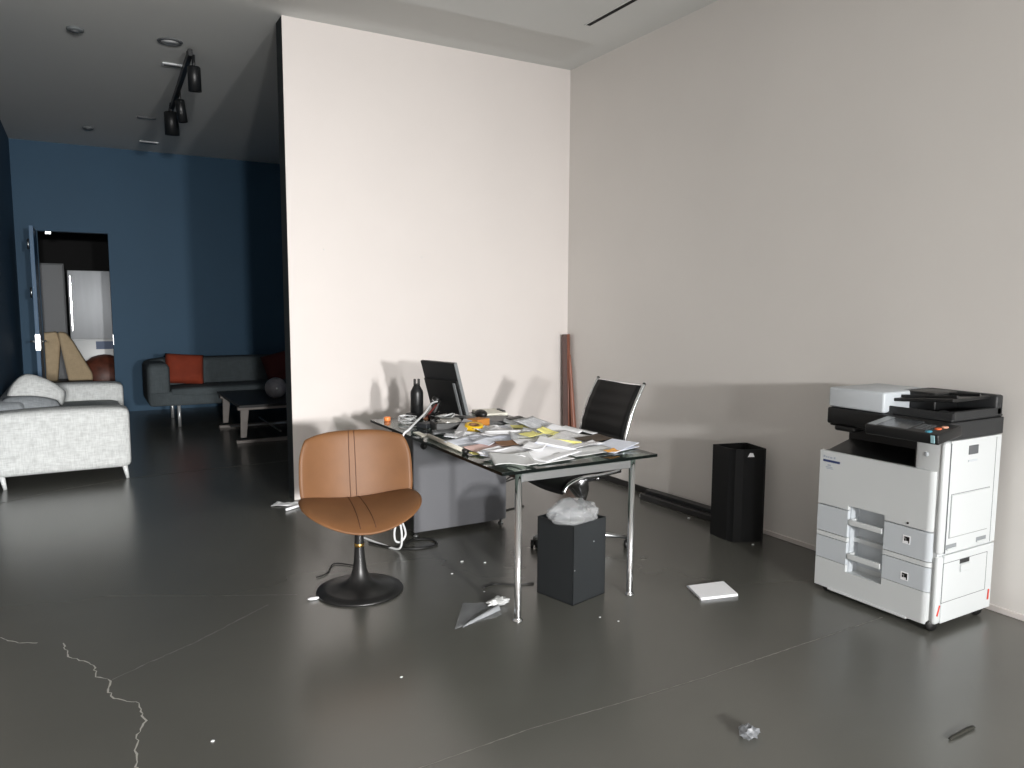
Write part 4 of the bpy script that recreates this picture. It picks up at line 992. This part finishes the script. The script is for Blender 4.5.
# ------------------------------------------------------------------ litter on the floor
def fsheet(name, label, pts, mt, z=.001, curl=.01, seed=0, th=.0012, cat='paper', n=13, group=None):
    a, b, c, d = [Vector((p[0], p[1], z + (p[2] if len(p) > 2 else 0))) for p in pts]
    off = Vector((seed, seed*2.1, .3)); mb = MB()
    mb.grid(lambda u, v: a.lerp(b, u).lerp(d.lerp(c, u), v) + Vector((0, 0, curl*abs(noise.noise(Vector((u*2.6, v*2.6, 0))+off))*2)), n, n)
    return tag(obj(name, mb, mt, solidify=th), label, cat, group)
stk = thing('paper_stack', 'thin stack of white paper lying alone on the floor before the black bin', 'paper', (2.81, 2.77, 0))
for k in range(3):
    m = MB(); dx = (.0, .006, -.004)[k]
    m.prism([(2.675+dx, 2.715), (2.885+dx, 2.665+dx), (2.945-dx, 2.83), (2.735, 2.88+dx)], .001+k*.005, .0055+k*.005, None, .0008, 1); obj('sheet', m, [M_PAPER, M_PAPERB, M_PAPER][k], stk)
M_FILM = mat('clear_film', '9a9da0', .22, alpha=.32, spec=.7)
fsheet('plastic_sleeve', 'clear plastic sleeve lying flat on the floor by the desk leg', [(1.43, 3.02), (1.70, 3.05), (1.74, 3.20), (1.60, 3.28)], M_FILM, .001, .006, 3, .001, 'sleeve')
m = MB(); m.grid(lambda u, v: Vector((1.47+.25*u+.012*v, 3.015+.09*u+(.02+.03*u)*v, .002+.018*math.sin(PI*v)*(u**.5)+.006*abs(noise.noise(Vector((u*9, v*5, 0)))))), 26, 8)
tag(obj('crumpled_film', m, mat('milky_film', 'a9acb0', .3, alpha=.6), solidify=.001), 'crumpled shiny film folded over the plastic sleeve on the floor', 'film')
m = crumple((1.745, 3.175, .018), .045, (1.25, .7, .4), 9, .45); tag(obj('crumpled_paper', m, M_PAPERG), 'small crumpled white paper beside the near desk leg', 'paper')
fsheet('paper', 'white sheet on the floor at the free end of the cream wall', [(1.15, 5.60), (1.33, 5.50), (1.37, 5.60), (1.22, 5.69)], M_PAPER, .002, .012, 5)
m = MB(); m.tube([(1.22, 5.42, .012), (1.36, 5.50, .012)], .010, 10); tag(obj('paper_roll', m, M_PAPER), 'short white paper roll beside the sheet at the end of the cream wall', 'paper')
m = crumple((.955, 3.69, .008), .020, (1.5, .8, .35), 4, .4, sub=2); tag(obj('paper_scrap', m, M_PAPER), 'tiny white scrap left of the tan chair base', 'scrap', 'white scraps on the floor')
for i, (x, y, r, lab) in enumerate(((1.863, 3.83, .014, 'tiny white scrap on the floor under the desk, the one nearer the grey cabinet'), (1.973, 3.749, .012, 'bright tiny white scrap on the floor under the desk, beyond the desk leg'),
    (1.728, 3.68, .010, 'faint tiny scrap on the floor under the left desk edge'), (3.66, 3.86, .016, 'tiny white scrap by the end of the black trunking'), (1.764, 3.36, .007, 'tiny pale crumb just behind the near desk leg'),
    (3.60, 3.22, .012, 'small pale scrap at the foot of the tall black bin'), (2.10, 2.80, .008, 'tiny pale crumb on the floor in front of the charcoal bin'), (2.15, 2.72, .007, 'tiny pale crumb on the floor between the bin and the lone paper stack'),
    (1.05, 2.72, .009, 'tiny white crumb on the open floor in front of the tan chair'), (.32, 2.62, .010, 'tiny white crumb near the winding floor crack'))):
    r *= .62; m = crumple((x, y, r*.4), r, (1.2, .9, .45), 20+i, .4, sub=2); tag(obj('paper_scrap', m, M_PAPERG), lab, 'scrap', 'white scraps on the floor')
m = crumple((1.955, 1.735, .016), .040, (.9, .8, .55), 31, .55, 2.8, 3); tag(obj('crumpled_film', m, mat('grey_film', '7b7e82', .3, alpha=.7)), 'small crumpled clear film on the open floor near the camera', 'film')
m = MB(); m.tube([(2.545, 1.372, .006), (2.565, 1.376, .006), (2.60, 1.374, .007), (2.65, 1.376, .007), (2.695, 1.374, .006)], [.005, .003, .006, .007, .008], 8, 4, .6); tag(obj('dark_stick', m, mat('dark_bark', '26261f', .8)), 'dark twig like strip on the floor in front of the photocopier', 'strip')

# ------------------------------------------------------------------ light
def area(name, x, y, z, sx, sz, e, col, rot=(PI/2, 0, 0), spread=180):
    l = bpy.data.lights.new(name, 'AREA'); l.shape = 'RECTANGLE'; l.size = sx; l.size_y = sz; l.energy = e; l.color = col
    l.spread = R(spread)
    o = bpy.data.objects.new(name, l); COL.objects.link(o); o.location = (x, y, z); o.rotation_euler = rot; return o
def opening_light(w, e, col, spread=180, tilt=0, turn=0):
    return area('daylight_and_fill', (w[0]+w[1])/2, YS-.03, (w[2]+w[3])/2, w[1]-w[0]-.04, w[3]-w[2]-.04, e, col, (PI/2 - R(tilt), 0, R(turn)), spread)
opening_light(W1, 188, (1.0, .985, .97), 88, 18)
opening_light(W2, 104, (1.0, .985, .97), 60, 10, 3)
opening_light(W_FILL, 85, (.96, .98, 1.0))  # fill lamp added to brighten the upper walls and ceiling
w = bpy.data.worlds.new('World'); SC.world = w; w.use_nodes = True
bg = w.node_tree.nodes['Background']; bg.inputs['Color'].default_value = (.75, .85, 1, 1); bg.inputs['Strength'].default_value = .6

# ------------------------------------------------------------------ camera
yaw, pit, rol, F = 0.52061177, 0.10563179, -0.00416262, 748.57
cy, sy, cp_, sp_ = math.cos(yaw), math.sin(yaw), math.cos(pit), math.sin(pit)
f = Vector((sy*cp_, cy*cp_, -sp_)); r = Vector((cy, -sy, 0)); d = f.cross(r)
cr, sr = math.cos(rol), math.sin(rol)
rt, dn = r*cr + d*sr, d*cr - r*sr
cam = bpy.data.cameras.new('Camera'); cam.sensor_width = 36; cam.lens = F/1024*36; cam.clip_start = .05; cam.clip_end = 60
co = bpy.data.objects.new('Camera', cam); COL.objects.link(co)
Mx = Matrix(((rt.x, -dn.x, -f.x, 0), (rt.y, -dn.y, -f.y, 0), (rt.z, -dn.z, -f.z, 1.5), (0, 0, 0, 1)))
co.matrix_world = Mx
SC.camera = co
SC.view_settings.view_transform = 'Standard'; SC.view_settings.look = 'None'
SC.view_settings.exposure = 0.0; SC.view_settings.gamma = 1.0; SC.view_settings.use_curve_mapping = False
